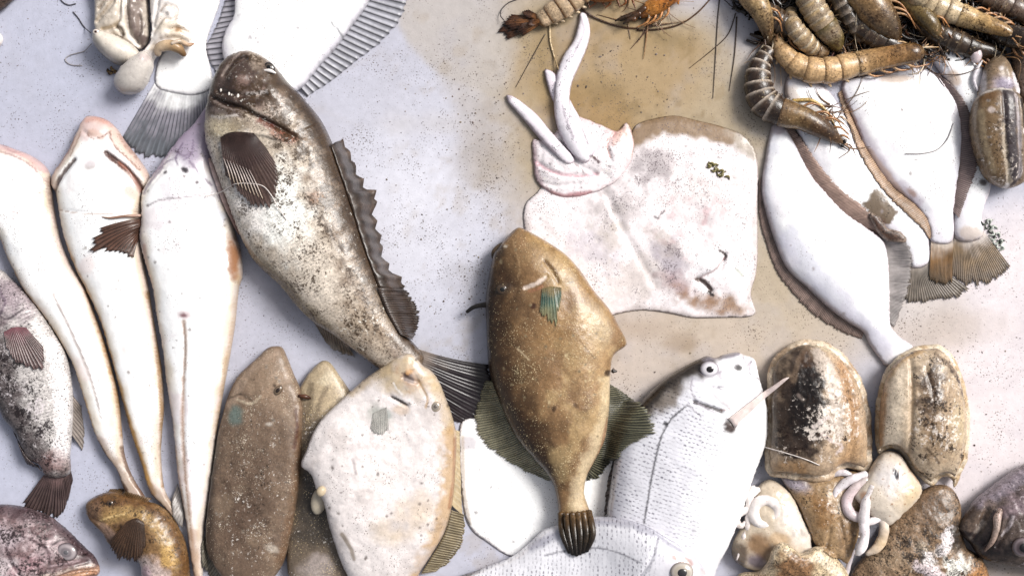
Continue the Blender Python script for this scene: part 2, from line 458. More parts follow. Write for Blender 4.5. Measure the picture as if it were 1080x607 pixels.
        cur = HM[y0:y1 + 1, x0:x1 + 1]
        zt = np.where(s.M, s.bg + s.B + s.T * s.hg, 0)
        HM[y0:y1 + 1, x0:x1 + 1] = np.maximum(cur, zt)
        hm_splat(s.X, s.Y, Zt)
        return s

def grid_solid(name, th, X, Y, Z, th_px, cols, mat, k, parent=None):
    """Closed thin solid from a grid of points (rows x columns)."""
    r, q = X.shape
    idx = np.arange(r * q).reshape(r, q); n = r * q
    top = np.stack([idx[:-1, :-1], idx[:-1, 1:], idx[1:, 1:], idx[1:, :-1]], -1).reshape(-1, 4)
    XX = np.concatenate([X.ravel(), X.ravel()]); YY = np.concatenate([Y.ravel(), Y.ravel()])
    ZZ = np.concatenate([Z.ravel(), np.maximum(Z.ravel() - th_px, 0.05)])
    bot = top[:, ::-1] + n
    ring = np.concatenate([idx[0, :], idx[1:, -1], idx[-1, -2::-1], idx[-2:0:-1, 0]])
    nx = np.roll(ring, -1); side = np.stack([ring, ring + n, nx + n, nx], -1)
    F = np.vstack([top, bot, side])
    # make sure the top faces up
    a, b, d = top[0, 0], top[0, 1], top[0, 3]
    mid = top[len(top) // 2]
    a, b, d = mid[0], mid[1], mid[3]
    ar = (XX[b] - XX[a]) * (YY[d] - YY[a]) - (YY[b] - YY[a]) * (XX[d] - XX[a])
    if ar > 0: F = F[:, ::-1]
    CC = np.vstack([cols.reshape(-1, 3)] * 2)
    return to_mesh(name, th, XX, YY, ZZ, None, np.clip(CC, 0, 1), mat, k, quads=F, parent=parent)

FINMAT = None
def fin(th, name, base, tip, n, cr, cm, ct=None, zb=None, amp=0.6, rows=10, rag=0.05, k=None, mat=None, zt=1.6, inset=2.5,
        th_px=1.0, wav=0.0, raywidth=0.5, cb=None, bend=0.0, tipfrac=0.6, parent=None, lo=0.0, vary=0.3, fr=1.35, under=None):
    """A rayed fin between a base line and a tip line."""
    n = int(n * fr); sub = 4; q = n * sub + 1; amp = amp * 0.62
    Bp = catmull(base, False, n=q) if len(base) > 2 else np.stack([np.linspace(base[0][j], base[-1][j], q) for j in (0, 1)], 1)
    Tp = catmull(tip, False, n=q) if len(tip) > 2 else np.stack([np.linspace(tip[0][j], tip[-1][j], q) for j in (0, 1)], 1)
    d = Tp - Bp; L = np.linalg.norm(d, axis=1, keepdims=True) + 1e-6
    Bp = Bp - d / L * inset
    ph = (np.arange(q) % sub) / sub
    ray = 0.5 + 0.5 * np.cos(2 * np.pi * ph)
    g = np.random.default_rng(int(abs(base[0][0]) * 7 + abs(base[0][1])) + n)
    jit = np.repeat(g.normal(0, 1, n + 1), sub)[:q]
    ext = 1 + rag * (ray - 0.5) + rag * 0.7 * jit
    t = np.linspace(0, 1, rows + 1)[:, None]
    D = (Tp - Bp)
    perp = np.stack([-D[:, 1], D[:, 0]], 1)
    X = Bp[None, :, 0] + D[None, :, 0] * t * ext[None] + perp[None, :, 0] * (bend * t * (1 - t))
    Y = Bp[None, :, 1] + D[None, :, 1] * t * ext[None] + perp[None, :, 1] * (bend * t * (1 - t))
    if zb is None: zb = 4.0
    zbv = np.array([zb(x, y) for x, y in Bp]) if callable(zb) else np.full(q, float(zb))
    if under is not None:       # springs from below the edge of this body and lies on whatever was there before it
        zbv = np.array([under.zs[np.argmin((under.X - x) ** 2 + (under.Y - y) ** 2)] for x, y in Bp]) - 0.5
        zt = min(zt, 1.3)
    drp = hm_at(X, Y, HM0 if under is not None else None)
    for _ in range(2):
        drp = maxf(drp, 1); drp = box(drp, 1)
    Z = zbv[None] * (1 - sstep(0, 1, t)) + (drp + zt) * sstep(0, 1, t)
    Z = np.maximum(Z, drp + (0.5 if under is not None else zt * 0.6 + lo))
    Z = Z + amp * (ray[None] - 0.5) * np.clip(t * 3, 0.2, 1) + wav * np.sin(np.linspace(0, 9, q) + 1.3)[None] * t
    wray = np.clip((ray - (1 - raywidth)) / max(raywidth, 0.05) * 1.5, 0, 1)[None, :, None]
    tt = t[:, :, None]
    cr_, cm_ = c(cr), c(cm)
    ct_ = c(ct) if ct else None
    col = cm_ * (1 - wray) + cr_ * wray
    col = np.broadcast_to(col, (rows + 1, q, 3)).copy()
    vv = 1 + vary * fbm(X, Y, 9, 31)[:, :, None] + 0.05 * jit[None, :, None]
    if ct_ is not None:
        f = sstep(tipfrac - 0.35, tipfrac + 0.25, tt + 0.2 * fbm(X, Y, 10, 12)[:, :, None]); col = col * (1 - f) + (ct_ * (0.75 + 0.5 * wray)) * f
    if cb is not None:
        f = 1 - sstep(0.05, 0.5, tt + 0.15 * fbm(X, Y, 10, 14)[:, :, None]); col = col * (1 - f) + c(cb) * f
    col = np.clip(col * vv, 0.003, 0.86)
    kk = k if k is not None else (th.k or 1.0)
    o = grid_solid(name, th, X, Y, Z, th_px, col, mat or skin(rough=0.36, mott=0.16, msc=7, bump=0.25, trans=0.16), kk, parent)
    hm_splat(X.ravel(), Y.ravel(), Z.ravel())
    return o

def tube(th, name, pts, rad, cols, z=None, sides=10, flat=1.0, spacing=None, k=None, mat=None, parent=None, splat=False, off=0.0, rip=0.0, ripn=20, fk=None):
    """Tapered round limb along plan points; z None = rests on what lies below."""
    P = np.array([(p[0], p[1]) for p in pts], float)
    rad = np.array(rad if hasattr(rad, '__len__') else [rad] * len(P), float)
    if len(rad) != len(P): rad = np.interp(np.linspace(0, 1, len(P)), np.linspace(0, 1, len(rad)), rad)
    zz = np.array([p[2] for p in pts], float) if len(pts[0]) > 2 else np.zeros(len(P))
    A = np.column_stack([P, rad, zz])
    sp = spacing or max(1.2, rad.max() * 0.45)
    C = catmull(A, False, spacing=sp) if len(A) > 2 else np.stack([np.linspace(A[0, j], A[-1, j], 6) for j in range(4)], 1)
    m = len(C); r = np.maximum(C[:, 2], 0.12)
    if len(pts[0]) > 2: zc = C[:, 3].copy()
    elif z is not None: zc = np.full(m, float(z))
    else:
        h = hm_at(C[:, 0], C[:, 1])
        wd = max(1, int(6 / sp))
        hp = np.pad(h, wd, mode='edge'); h = np.max([hp[i:i + m] for i in range(2 * wd + 1)], 0)
        hp = np.pad(h, wd, mode='edge'); h = np.mean([hp[i:i + m] for i in range(2 * wd + 1)], 0)
        zc = h + r * flat * 0.9
    zc = zc + off
    T = np.gradient(np.column_stack([C[:, :2], zc]), axis=0); T /= np.linalg.norm(T, axis=1, keepdims=True) + 1e-9
    Sd = np.column_stack([-T[:, 1], T[:, 0], np.zeros(m)]); Sd /= np.linalg.norm(Sd, axis=1, keepdims=True) + 1e-9
    Up = np.cross(T, Sd); Up[Up[:, 2] < 0] *= -1
    if rip: r = r * (1 + rip * np.sin(np.linspace(0, ripn * 2 * np.pi, m)))
    ang = np.linspace(0, 2 * np.pi, sides, endpoint=False)
    ctr = np.column_stack([C[:, :2], zc])
    V = ctr[:, None] + r[:, None, None] * (np.cos(ang)[None, :, None] * Sd[:, None] + np.sin(ang)[None, :, None] * Up[:, None] * flat)
    V = V.reshape(-1, 3); V = np.vstack([V, ctr[:1] - T[:1] * r[0] * 0.6, ctr[-1:] + T[-1:] * r[-1] * 0.6])
    V[:, 2] = np.maximum(V[:, 2], 0.05)
    i = np.arange(m - 1)[:, None] * sides; j = np.arange(sides)[None]; j2 = (j + 1) % sides
    Q = np.stack([i + j, i + j2, i + sides + j2, i + sides + j], -1).reshape(-1, 4)
    a = np.arange(sides); b = (a + 1) % sides; e0 = m * sides; e1 = e0 + 1; lb = (m - 1) * sides
    tri = np.vstack([np.stack([a * 0 + e0, b, a], -1), np.stack([a * 0 + e1, lb + a, lb + b], -1)])
    tri = np.vstack([Q[:, [0, 1, 2]], Q[:, [0, 2, 3]], tri])
    # outward orientation test
    f = tri[len(tri) // 4]; nrm = np.cross(V[f[1]] - V[f[0]], V[f[2]] - V[f[0]]); rr = V[f[0]] - ctr[min(m - 1, f[0] // sides)]
    flip = (nrm @ rr) < 0
    if not flip: tri = tri[:, ::-1]        # plan y is mirrored when mapped to the world
    cc = np.array([c(x) for x in ([cols] if isinstance(cols, str) else cols)])
    tpos = np.linspace(0, len(cc) - 1, m)
    col = np.stack([np.interp(tpos, np.arange(len(cc)), cc[:, q]) for q in range(3)], 1)
    col = col * (1 + 0.2 * fbm(C[:, 0], C[:, 1], 5, 40)[:, None])
    col = np.repeat(col, sides, 0); col = np.vstack([col, col[:1], col[-1:]])
    if rad.max() > 3: col = col * (1 + 0.22 * fbm(V[:, 0] + V[:, 2] * .7, V[:, 1] - V[:, 2] * .5, max(4, rad.max()), 44))[:, None]
    kk = k if k is not None else (1 - max(0.0, zc.mean()) / H)
    o = to_mesh(name, th, V[:, 0], V[:, 1], V[:, 2], tri, np.clip(col, 0, 0.86), mat or skin(rough=0.3, mott=0.12, msc=6, bump=0.2), kk, parent=parent, flk=None if fk is None else np.tile(np.array([fk[0], fk[1], 0.0]), (len(V), 1)))
    if splat:
        for dx in (-0.5, 0, 0.5):
            hm_splat(C[:, 0] + Sd[:, 0] * r * dx, C[:, 1] + Sd[:, 1] * r * dx, zc + r * flat * (0.95 if dx == 0 else 0.8))
    return o

def egg(th, name, cx, cy, z, rx, ry, rz, rot, colf, mat=None, k=None, parent=None, seg=20, splat=False, lump=0.0):
    """Rounded ellipsoid; colf(p, q, w) -> colours from local unit coordinates, or one hex."""
    rings = max(6, seg // 2)
    th_ = np.linspace(0, np.pi, rings + 1)[1:-1]; ph = np.linspace(0, 2 * np.pi, seg, endpoint=False)
    p = (np.sin(th_)[:, None] * np.cos(ph)[None]).ravel(); q = (np.sin(th_)[:, None] * np.sin(ph)[None]).ravel(); w_ = np.repeat(np.cos(th_), seg)
    p = np.concatenate([p, [0, 0]]); q = np.concatenate([q, [0, 0]]); w_ = np.concatenate([w_, [1, -1]])
    lm = 1 + lump * fbm(p * 20 + cx, q * 20 + cy, 14, 9) if lump else 1.0
    t = R(rot); x = cx + (p * rx * math.cos(t) - q * ry * math.sin(t)) * lm; y = cy + (p * rx * math.sin(t) + q * ry * math.cos(t)) * lm
    zz = np.maximum(z + w_ * rz * lm, 0.05)
    m = rings - 1
    i = np.arange(m - 1)[:, None] * seg; j = np.arange(seg)[None]; j2 = (j + 1) % seg
    Q = np.stack([i + j, i + j2, i + seg + j2, i + seg + j], -1).reshape(-1, 4)
    a = np.arange(seg); b = (a + 1) % seg; lb = (m - 1) * seg
    tri = np.vstack([Q[:, [0, 1, 2]], Q[:, [0, 2, 3]], np.stack([a * 0 + m * seg, b, a], -1), np.stack([a * 0 + m * seg + 1, lb + a, lb + b], -1)])
    nrm = np.cross(np.array([x[tri[0, 1]] - x[tri[0, 0]], y[tri[0, 1]] - y[tri[0, 0]], zz[tri[0, 1]] - zz[tri[0, 0]]]),
                   np.array([x[tri[0, 2]] - x[tri[0, 0]], y[tri[0, 2]] - y[tri[0, 0]], zz[tri[0, 2]] - zz[tri[0, 0]]]))
    if nrm @ np.array([x[tri[0, 0]] - cx, y[tri[0, 0]] - cy, zz[tri[0, 0]] - z]) > 0: tri = tri[:, ::-1]
    col = np.tile(c(colf), (len(x), 1)) if isinstance(colf, str) else colf(p, q, w_)
    kk = k if k is not None else 1 - z / H
    o = to_mesh(name, th, x, y, zz, tri, np.clip(col, 0, 0.86), mat or skin(rough=0.25, mott=0.1, msc=5, bump=0.15), kk, parent=parent)
    if splat: hm_splat(x, y, zz)
    return o

def tangle(name, strands, mat, sides=5):
    """Many thin limbs joined in one mesh: strands = list of (points with z, radius start, radius end, colour)."""
    VX, FQ, CC = [], [], []
    n0 = 0
    for pts, r0, r1, hx in strands:
        Cc = catmull(pts, False, n=8); m = len(Cc); r = np.linspace(r0, r1, m)
        T = np.gradient(Cc, axis=0); T /= np.linalg.norm(T, axis=1, keepdims=True) + 1e-9
        Sd = np.column_stack([-T[:, 1], T[:, 0], np.zeros(m)]); Sd /= np.linalg.norm(Sd, axis=1, keepdims=True) + 1e-9
        Up = np.cross(T, Sd); an = np.linspace(0, 2 * np.pi, sides, endpoint=False)
        V = (Cc[:, None] + r[:, None, None] * (np.cos(an)[None, :, None] * Sd[:, None] + np.sin(an)[None, :, None] * Up[:, None])).reshape(-1, 3)
        i = np.arange(m - 1)[:, None] * sides; j = np.arange(sides)[None]; j2 = (j + 1) % sides
        Q = np.stack([i + j, i + sides + j, i + sides + j2, i + j2], -1).reshape(-1, 4) + n0
        VX.append(V); FQ.append(Q); CC.append(np.tile(c(hx), (len(V), 1))); n0 += len(V)
    V = np.vstack(VX); V[:, 2] = np.maximum(V[:, 2], .1)
    return to_mesh(name, None, V[:, 0], V[:, 1], V[:, 2], None, np.vstack(CC), mat, 1 - 12 / H, quads=np.vstack(FQ))

EYE = None
def eye(th, body, cx, cy, r, rings, ry=None, rot=0, up=0.3, pup=0.4, pupc='#101010', bulge=0.5, pofs=(0, 0), glint=None):
    """Eyeball (> pupil). rings: colours from outside to inside."""
    ry = ry or r; z = body.top(cx, cy) + up
    cc = np.array([c(x) for x in rings])
    def cf(p, q, w_):
        rad = np.hypot(p, q); rad = np.where(w_ < 0, 1, rad); t = (1 - rad) * len(cc) * 0.999
        t = np.clip(t, 0, len(cc) - 1.0); i = np.floor(t).astype(int); f = (t - i)[:, None]
        return cc[i] * (1 - f) + cc[np.minimum(i + 1, len(cc) - 1)] * f
    m = skin(rough=0.12, spec=0.6, mott=0.08, msc=4, bump=0.05, coat=0.6)
    o = egg(th, 'eye', cx, cy, z, r, ry, r * bulge, rot, cf, mat=m, k=body.k, seg=28)
    egg(th, 'pupil', cx + pofs[0], cy + pofs[1], z + r * bulge * 0.86, r * pup, ry * pup, r * bulge * 0.22, rot, pupc, mat=m, k=body.k, parent=o, seg=18)
    return o
# ================================================================ the table top
def lines(a, b, c0, c1, fine, coarse):
    v = list(np.arange(a, c0, coarse)) + list(np.arange(c0, c1, fine)) + list(np.arange(c1, b + coarse, coarse))
    return np.array(v)
xs = lines(-1600, 2700, -60, 1140, 3.5, 45); ys = lines(-1300, 1900, -50, 660, 3.5, 45)
TX, TY = np.meshgrid(xs, ys)
x, y = TX, TY
tc = np.tile(c('#d4d5e4'), x.shape + (1,))
def tmix(a, hx):
    global tc
    a = np.clip(a, 0, 1)[..., None]; tc = tc * (1 - a) + c(hx) * a
n1 = fbm(x, y, 60, 2); n2 = fbm(x, y, 25, 9); n3 = fbm(x, y, 120, 4)
tmix(0.9 * sstep(330, 120, x + 0.1 * y + 30 * n1), '#cccfe2')
tmix(0.7 * np.exp(-((x - 440) / 80) ** 2 - ((y - 220) / 110) ** 2), '#e9e8f0')
# tan wet stain with its own edge
def ell(cx, cy, rx, ry, soft=0.15, nz=0.12): return 1 - sstep(1 - soft, 1 + soft, np.hypot((x - cx) / rx, (y - cy) / ry) + nz * n1)
tmix(0.85 * ell(560, 10, 138, 98, 0.03, 0.05), '#cfc6bd')
tmix(0.9 * (ell(650, 120, 165, 150, 0.25) * sstep(440, 580, x + 20 * n2)), '#bfab88')
tmix(0.8 * ell(650, 80, 105, 75, 0.35, 0.3), '#b89c72')
tmix(0.5 * ell(625, 130, 60, 40, 0.5, 0.5), '#a5814c')
tmix(0.7 * ell(500, 60, 40, 60, 0.3), '#cdc5bf')
tmix(0.75 * ell(690, 300, 190, 130, 0.3) * sstep(500, 620, x + 15 * n2), '#d6c5b2')
tmix(0.75 * ell(820, 320, 120, 90, 0.4), '#d2c0a6')
tmix(0.6 * ell(780, 230, 90, 150, 0.3), '#c8b79d')
tmix(0.6 * ell(720, 360, 110, 60, 0.5), '#ddcdc0')
tmix(0.95 * sstep(930, 1010, x + 15 * n2) * sstep(190, 260, y + 12 * n1), '#eee4e6')
tmix(0.7 * ell(960, 330, 60, 50, 0.5), '#e3d7cc')
tmix(0.85 * sstep(1034, 1036, x) * sstep(588, 590, y) * sstep(1500, 1400, x), '#a89a8c')
tmix(0.25 * sstep(0.15, 0.8, n2) * sstep(520, 600, x) * sstep(900, 700, x), '#8f7850')
tmix(0.35 * sstep(0.35, 0.8, fbm(x, y, 14, 33)) * ell(650, 80, 130, 90, 0.4), '#7d6740')
tmix(0.16 * sstep(0.1, 0.7, n3), '#b9b6bf')
tmix(0.22 * sstep(0.0, 0.9, fbm(x, y, 34, 51)), '#c3c1cc'); tmix(0.3 * sstep(0.25, 0.8, fbm(x, y, 18, 52)) * sstep(380, 460, x) * sstep(700, 560, x), '#b5a48e'); tmix(0.35 * sstep(0.3, 0.7, fbm(x, y, 11, 57)) * ell(660, 90, 140, 100, 0.4), '#8d7448')
g0 = np.random.default_rng(9)
for _ in range(46):          # old knife scratches and wiped streaks
    px, py = g0.uniform(-40, 1120), g0.uniform(-40, 640); a0 = g0.normal(.5, .8); l = g0.uniform(20, 110); q = (px + l * math.cos(a0), py + l * math.sin(a0))
    tmix(g0.uniform(.08, .22) * np.exp(-(segdist(x, y, [(px, py), q]) / g0.uniform(1.6, 5)) ** 2), g0.choice(['#f6f4f8', '#a8a2a4', '#b9a894']))
for px, py, rx, ry, hx, a in ((500, 290, 40, 26, '#8d8580', .4), (505, 150, 26, 60, '#a3937c', .4), (300, 320, 26, 26, '#9a969e', .35), (1000, 345, 50, 20, '#c9b9ad', .5), (640, 95, 30, 14, '#86704a', .4), (700, 40, 20, 9, '#8d774c', .5), (575, 70, 18, 40, '#a18a62', .4), (665, 345, 30, 12, '#b59d84', .4), (720, 362, 16, 8, '#a68c70', .4), (470, 130, 50, 14, '#d8d2d0', .4)): tmix(a * ell(px, py, rx, ry, .7, .7), hx)
tz = 0.35 * fbm(x, y, 90, 14)
tz = tz - tz.max()
table_mat = skin(rough=0.34, spec=0.4, mott=0.07, msc=9, speck='#6b5d55', speck_amt=0.02, ssc=1.7, bump=0.25, bsc=2.2, big=45)
to = grid_solid('table_top', None, TX, TY, tz, 0.0, tc, table_mat, 1.0)
# give the slab its thickness: push the lower sheet down
me = to.data; co = np.empty(len(me.vertices) * 3, np.float32); me.vertices.foreach_get('co', co); co = co.reshape(-1, 3)
co[len(co) // 2:, 2] = -0.045; me.vertices.foreach_set('co', co.ravel()); me.update()
props(to, 'grey painted market table stained tan by wet sand', 'table', None, 'structure')

# ---------------------------------------------------------------- shared skins
M_WHITE = skin(rough=0.30, spec=0.5, mott=0.07, msc=18, speck='#8d7f7c', speck_amt=-0.06, ssc=1.5, bump=0.22, bsc=4.5, big=40, mott2=0.03)
M_RAY = skin(fdark='#7f7377', fsc=1.8, rough=0.30, spec=0.5, mott=0.12, msc=9, speck='#6f6266', speck_amt=0.12, ssc=1.5, bump=0.3, bsc=2.6, big=26, mott2=0.07)
M_GROUP = skin(fdark='#54412f', flight='#fff8ee', fsc=2.7, rough=0.28, spec=0.5, mott=0.18, msc=8, speck='#2e241c', speck_amt=0.12, ssc=1.6, bump=0.6, bsc=2.0, scales=0.5, ssize=3.4, sdark=0.7, big=20, mott2=0.26)
M_BASS = skin(fdark='#2a2022', flight='#e9e0e2', fsc=2.5, rough=0.28, spec=0.5, mott=0.2, msc=8, speck='#231b1d', speck_amt=0.22, ssc=1.9, bump=0.6, bsc=2.0, scales=0.5, ssize=3.2, sdark=0.75, big=22, mott2=0.32)
M_HEAD = skin(fdark='#2b1f22', flight='#dccfd3', fsc=2.8, rough=0.26, spec=0.5, mott=0.3, msc=7, speck='#2b2124', speck_amt=0.2, ssc=1.8, bump=0.8, bsc=2.2, big=20, mott2=0.35)
M_FILE = skin(rough=0.32, spec=0.55, mott=0.16, msc=12, speck='#e6cfa2', speck_amt=0.03, ssc=1.3, bump=0.9, bsc=1.7, big=26, mott2=0.26)
M_FILEW = skin(rough=0.34, spec=0.5, mott=0.13, msc=12, speck='#5d5048', speck_amt=0.0, ssc=1.5, bump=0.45, bsc=1.8, big=26, mott2=0.09)
M_BREAM = skin(rough=0.22, spec=0.7, mott=0.08, msc=16, bump=0.25, bsc=2.6, scales=1.1, ssize=4.3, sdark=1.0, metal=0.12)
M_CUT = skin(fdark='#33231a', flight='#f3e6da', fsc=3.0, rough=0.30, spec=0.5, mott=0.28, msc=8, speck='#3b2a20', speck_amt=0.05, ssc=1.5, bump=0.7, bsc=2.0, big=16, mott2=0.22)
M_CUTD = skin(fdark='#2b1e15', flight='#e0cfb6', fsc=2.0, rough=0.32, spec=0.5, mott=0.35, msc=6, speck='#271c16', speck_amt=0.34, ssc=1.7, bump=1.0, bsc=1.9, big=18, mott2=0.5)
M_FLESH = skin(rough=0.22, spec=0.5, mott=0.1, msc=8, speck='#94704e', speck_amt=-0.06, ssc=1.5, bump=0.3, bsc=3.2, mott2=0.06)
M_SHR = skin(fdark='#4a3018', flight='#e9d2a8', fsc=2.4, rough=0.24, spec=0.55, mott=0.38, msc=6, speck='#33220f', speck_amt=0.14, ssc=1.4, bump=0.7, bsc=2.2, coat=0.15, mott2=0.3, big=12)
M_GOBY = skin(rough=0.26, spec=0.5, mott=0.3, msc=8, speck='#2c1d12', speck_amt=0.2, ssc=1.8, bump=0.7, bsc=2.0, mott2=0.34, big=16)
M_FIN = skin(rough=0.40, mott=0.15, msc=6, bump=0.25)
M_FINT = skin(rough=0.40, mott=0.15, msc=6, bump=0.25, trans=0.22)

# ================================================================ ray
t = Thing('ray', 'pale pinkish ray lying belly up in the middle with its pale tail pointing up', 'ray', 690, 235)
b = Body(t, 'disc', [(553, 240), (552, 224), (556, 212), (566, 203), (585, 180), (612, 160), (640, 150), (662, 143), (672, 131), (690, 125), (712, 122), (735, 127), (760, 133),
    (783, 142), (796, 158), (800, 185), (799, 215), (799, 245), (799, 270), (797, 290), (792, 310), (797, 329), (788, 334), (770, 334.5), (748, 335), (730, 335), (710, 331),
    (692, 328), (675, 327), (655, 330), (640, 334), (618, 335), (590, 322), (570, 296), (556, 262)], 6.5, B=.8, pw=1.1, mat=M_RAY, axis=((690, 130), (690, 330)), step=1.7)
b.fill('#f4eced')
b.edge(7, '#dccfcb', 0.7)
for a in ((690, 175, 42, 22, 10, '#b9aeb0', .75), (650, 215, 24, 30, 60, '#b8adac', .6), (640, 250, 18, 26, 20, '#c9bba9', .55), (706, 275, 18, 28, -10, '#b3a8b4', .7),
          (702, 256, 22, 12, 40, '#b9aa9a', .55), (738, 232, 26, 22, 30, '#cfc3c6', .6), (712, 300, 26, 12, 30, '#b08888', .65), (748, 318, 38, 10, 14, '#a37a55', .9),
          (772, 322, 24, 8, 10, '#a37d58', .8), (676, 292, 26, 26, 0, '#dccfc8', .6), (660, 300, 30, 18, -20, '#eadfda', .5), (625, 262, 30, 24, 20, '#ded6e0', .6), (740, 200, 40, 30, 0, '#e8dcd8', .4)):
    b.blob(*a[:5], a[5], a[6], 0.8, 0.6, 10)
b.stroke([(668, 146), (690, 133), (715, 131), (745, 137), (768, 142)], 24, '#9c8163', .95, .45, .25)
b.stroke([(675, 128), (712, 124), (760, 135)], 9, '#8f7456', .7, .5)
b.blob(785, 148, 26, 14, 30, '#b9ab99', .85, .5)
b.mott('#8b7f80', 7, .35, .5, where=lambda X, Y: np.exp(-((X - 690) / 55) ** 2 - ((Y - 185) / 50) ** 2))
b.mott('#8d8288', 6, .25, .55, where=lambda X, Y: np.exp(-((X - 708) / 30) ** 2 - ((Y - 275) / 30) ** 2), seed=8)
b.mott('#d9a9ad', 9, .3, .5, where=lambda X, Y: np.exp(-((X - 735) / 40) ** 2 - ((Y - 235) / 40) ** 2), seed=12)
b.blob(744, 280, 18, 15, 0, '#f4f0f2', .9, .5)
b.stroke([(758, 264), (765, 269), (763, 274)], 3, '#3b2a24', .95, .4, .1); b.stroke([(764, 272), (752, 285), (738, 292)], 2, '#a88', .7)
b.stroke([(734, 294), (742, 297), (749, 305)], 5, '#5b4238', .95, .4, .2); b.stroke([(747, 308), (751, 311)], 4, '#241813', 1, .4, .1)
b.stroke([(690, 228), (693, 231), (696, 227), (700, 222)], 2, '#40343a', .8); b.stroke([(776, 284), (782, 290)], 3, '#8a8', .5)
b.flk(690, 178, 52, 28, 5, dark=.55); b.flk(648, 225, 26, 40, 20, dark=.45); b.flk(706, 275, 26, 34, 0, dark=.55); b.flk(690, 235, 110, 90, 0, dark=.16); b.flk(755, 315, 40, 16, 10, dark=.4); b.specks(40, '#7b6f70', (0.6, 1.3), .6)
b.bump(744, 280, 17, 14, 20, 4.5); b.groove([(764, 268), (758, 284), (738, 293)], 5, 3); b.groove([(735, 294), (749, 306)], 5, 3)
b.bump(770, 300, 16, 10, 30, 2); b.bump(708, 272, 26, 34, 0, 2.5); b.bump(690, 180, 40, 22, 0, 2.0); b.groove([(640, 205), (655, 240), (690, 300)], 10, 1.5)
b.lumps(24, .7, 4)
b.build(); ray = b
p = Body(t, 'pelvic_fin', [(563, 146), (561, 157), (563, 175), (565, 188), (571, 197), (589, 207), (605, 208), (622, 205), (641, 197), (657, 184), (667, 166), (669, 152), (666, 138),
    (661, 129), (655, 135), (648, 138), (634, 131), (618, 125), (604, 122), (590, 135), (575, 148)], 6, B=1.2, pw=0.8, mat=M_RAY, drape=(2, 5), follow=.75, rag=.8, axis=((560, 160), (660, 160)), step=1.6)
p.fill('#f6eef0'); p.edge(7, '#e3c7c8', .7); p.stroke([(562, 150), (564, 176), (570, 194)], 9, '#a98f96', .7); p.stroke([(570, 198), (590, 207), (622, 204)], 7, '#dc9fa4', .85)
p.stroke([(655, 134), (650, 145), (647, 152)], 8, '#d8a092', .7); p.stroke([(624, 165), (631, 172)], 3, '#5b3038', .9, .4, .1); p.stroke([(595, 165), (612, 178), (618, 185)], 2, '#a08d90', .8)
p.stroke([(664, 130), (669, 150), (667, 165)], 3, '#c69b80', .7); p.mott('#c9aeb4', 6, .2, .5, stretch=4)
p.specks(25, '#6d5f62', (.5, 1.1)); p.groove([(590, 150), (612, 175), (640, 185)], 7, 2); p.bump(590, 175, 20, 14, 30, 2.5); p.bump(640, 155, 18, 18, 0, 3); p.groove([(564, 190), (585, 196), (610, 194)], 5, 1.6)
p.stroke([(566, 172), (584, 182), (606, 186), (630, 184)], 4, '#e0b3bc', .8); p.stroke([(580, 150), (596, 160), (612, 166)], 3, '#dcb9c2', .7); p.stroke([(648, 140), (640, 152), (642, 166)], 5, '#e6b3ac', .7); p.blob(658, 140, 7, 12, 20, '#e6bfae', .7)
p.groove([(568, 172), (590, 184), (628, 184)], 5, 2); p.groove([(648, 140), (640, 154), (644, 170)], 5, 2); p.groove([(578, 150), (600, 164), (616, 168)], 4, 1.5); p.lumps(10, 1.0, 3); p.lumps(5, .4, 6); p.build()
tm = skin(rough=0.26, mott=0.1, msc=7, speck='#8b8288', speck_amt=0.06, ssc=1.5, bump=0.3, fdark='#77707a', fsc=1.8)
def ray_limb(name, outl, T, fillc, fn=None):
    q = Body(t, name, outl, T, B=1.6, mat=tm, pw=.95, step=1.3, drape=(1, 3), follow=.85)
    q.fill(fillc); q.edge(2.2, '#c9b8c4', .7, ns=.2)
    if fn: fn(q)
    q.build()
ray_limb('dorsal_fin', [(574, 74), (580, 74), (587, 80), (591, 95), (592, 114), (584, 108), (577, 90)], 4, '#f0e6ee', lambda q: q.edge(3, '#7d6c74', .6, ns=.2, where=lambda X, Y: sstep(580, 576, X)))
ray_limb('clasper', [(534, 100), (541, 101), (553, 109), (568, 122), (580, 137), (592, 151), (606, 168), (598, 174), (584, 163), (570, 148), (556, 131), (544, 117), (536, 108)], 6.5, '#f6eef4', lambda q: (q.flk(590, 158, 16, 8, 45, dark=.5), q.stroke([(556, 128), (572, 147), (586, 162)], 3, '#c6b4c0', .7), q.blob(536, 102, 5, 5, 0, '#8d7c84', .6)))
ray_limb('clasper', [(600, 104), (607, 115), (615, 130), (622, 145), (627, 160), (620, 166), (610, 152), (602, 132)], 5, '#f3ebf1', lambda q: (q.flk(612, 140, 6, 22, -20, dark=.5), q.stroke([(614, 136), (620, 152)], 2, '#6d5f68', .7)))
ray_limb('tail', [(612, 13), (609, 28), (604, 43), (594, 58), (588, 74), (585, 92), (584, 110), (586, 128), (591, 143), (600, 160), (614, 172), (622, 168), (617, 152), (609, 136), (603, 120), (601, 104), (604, 86), (611, 70), (618, 54), (622.5, 38), (622, 25), (618, 14)], 9, '#f6f0f6',
         lambda q: (q.flk(599, 128, 6, 26, -14, dark=.75), q.flk(604, 58, 5, 22, 30, dark=.5), q.stroke([(593, 112), (597, 128), (604, 146)], 3, '#b5a9b4', .6), q.stroke([(612, 18), (616, 34), (606, 56)], 2.5, '#cfc4d0', .6)))

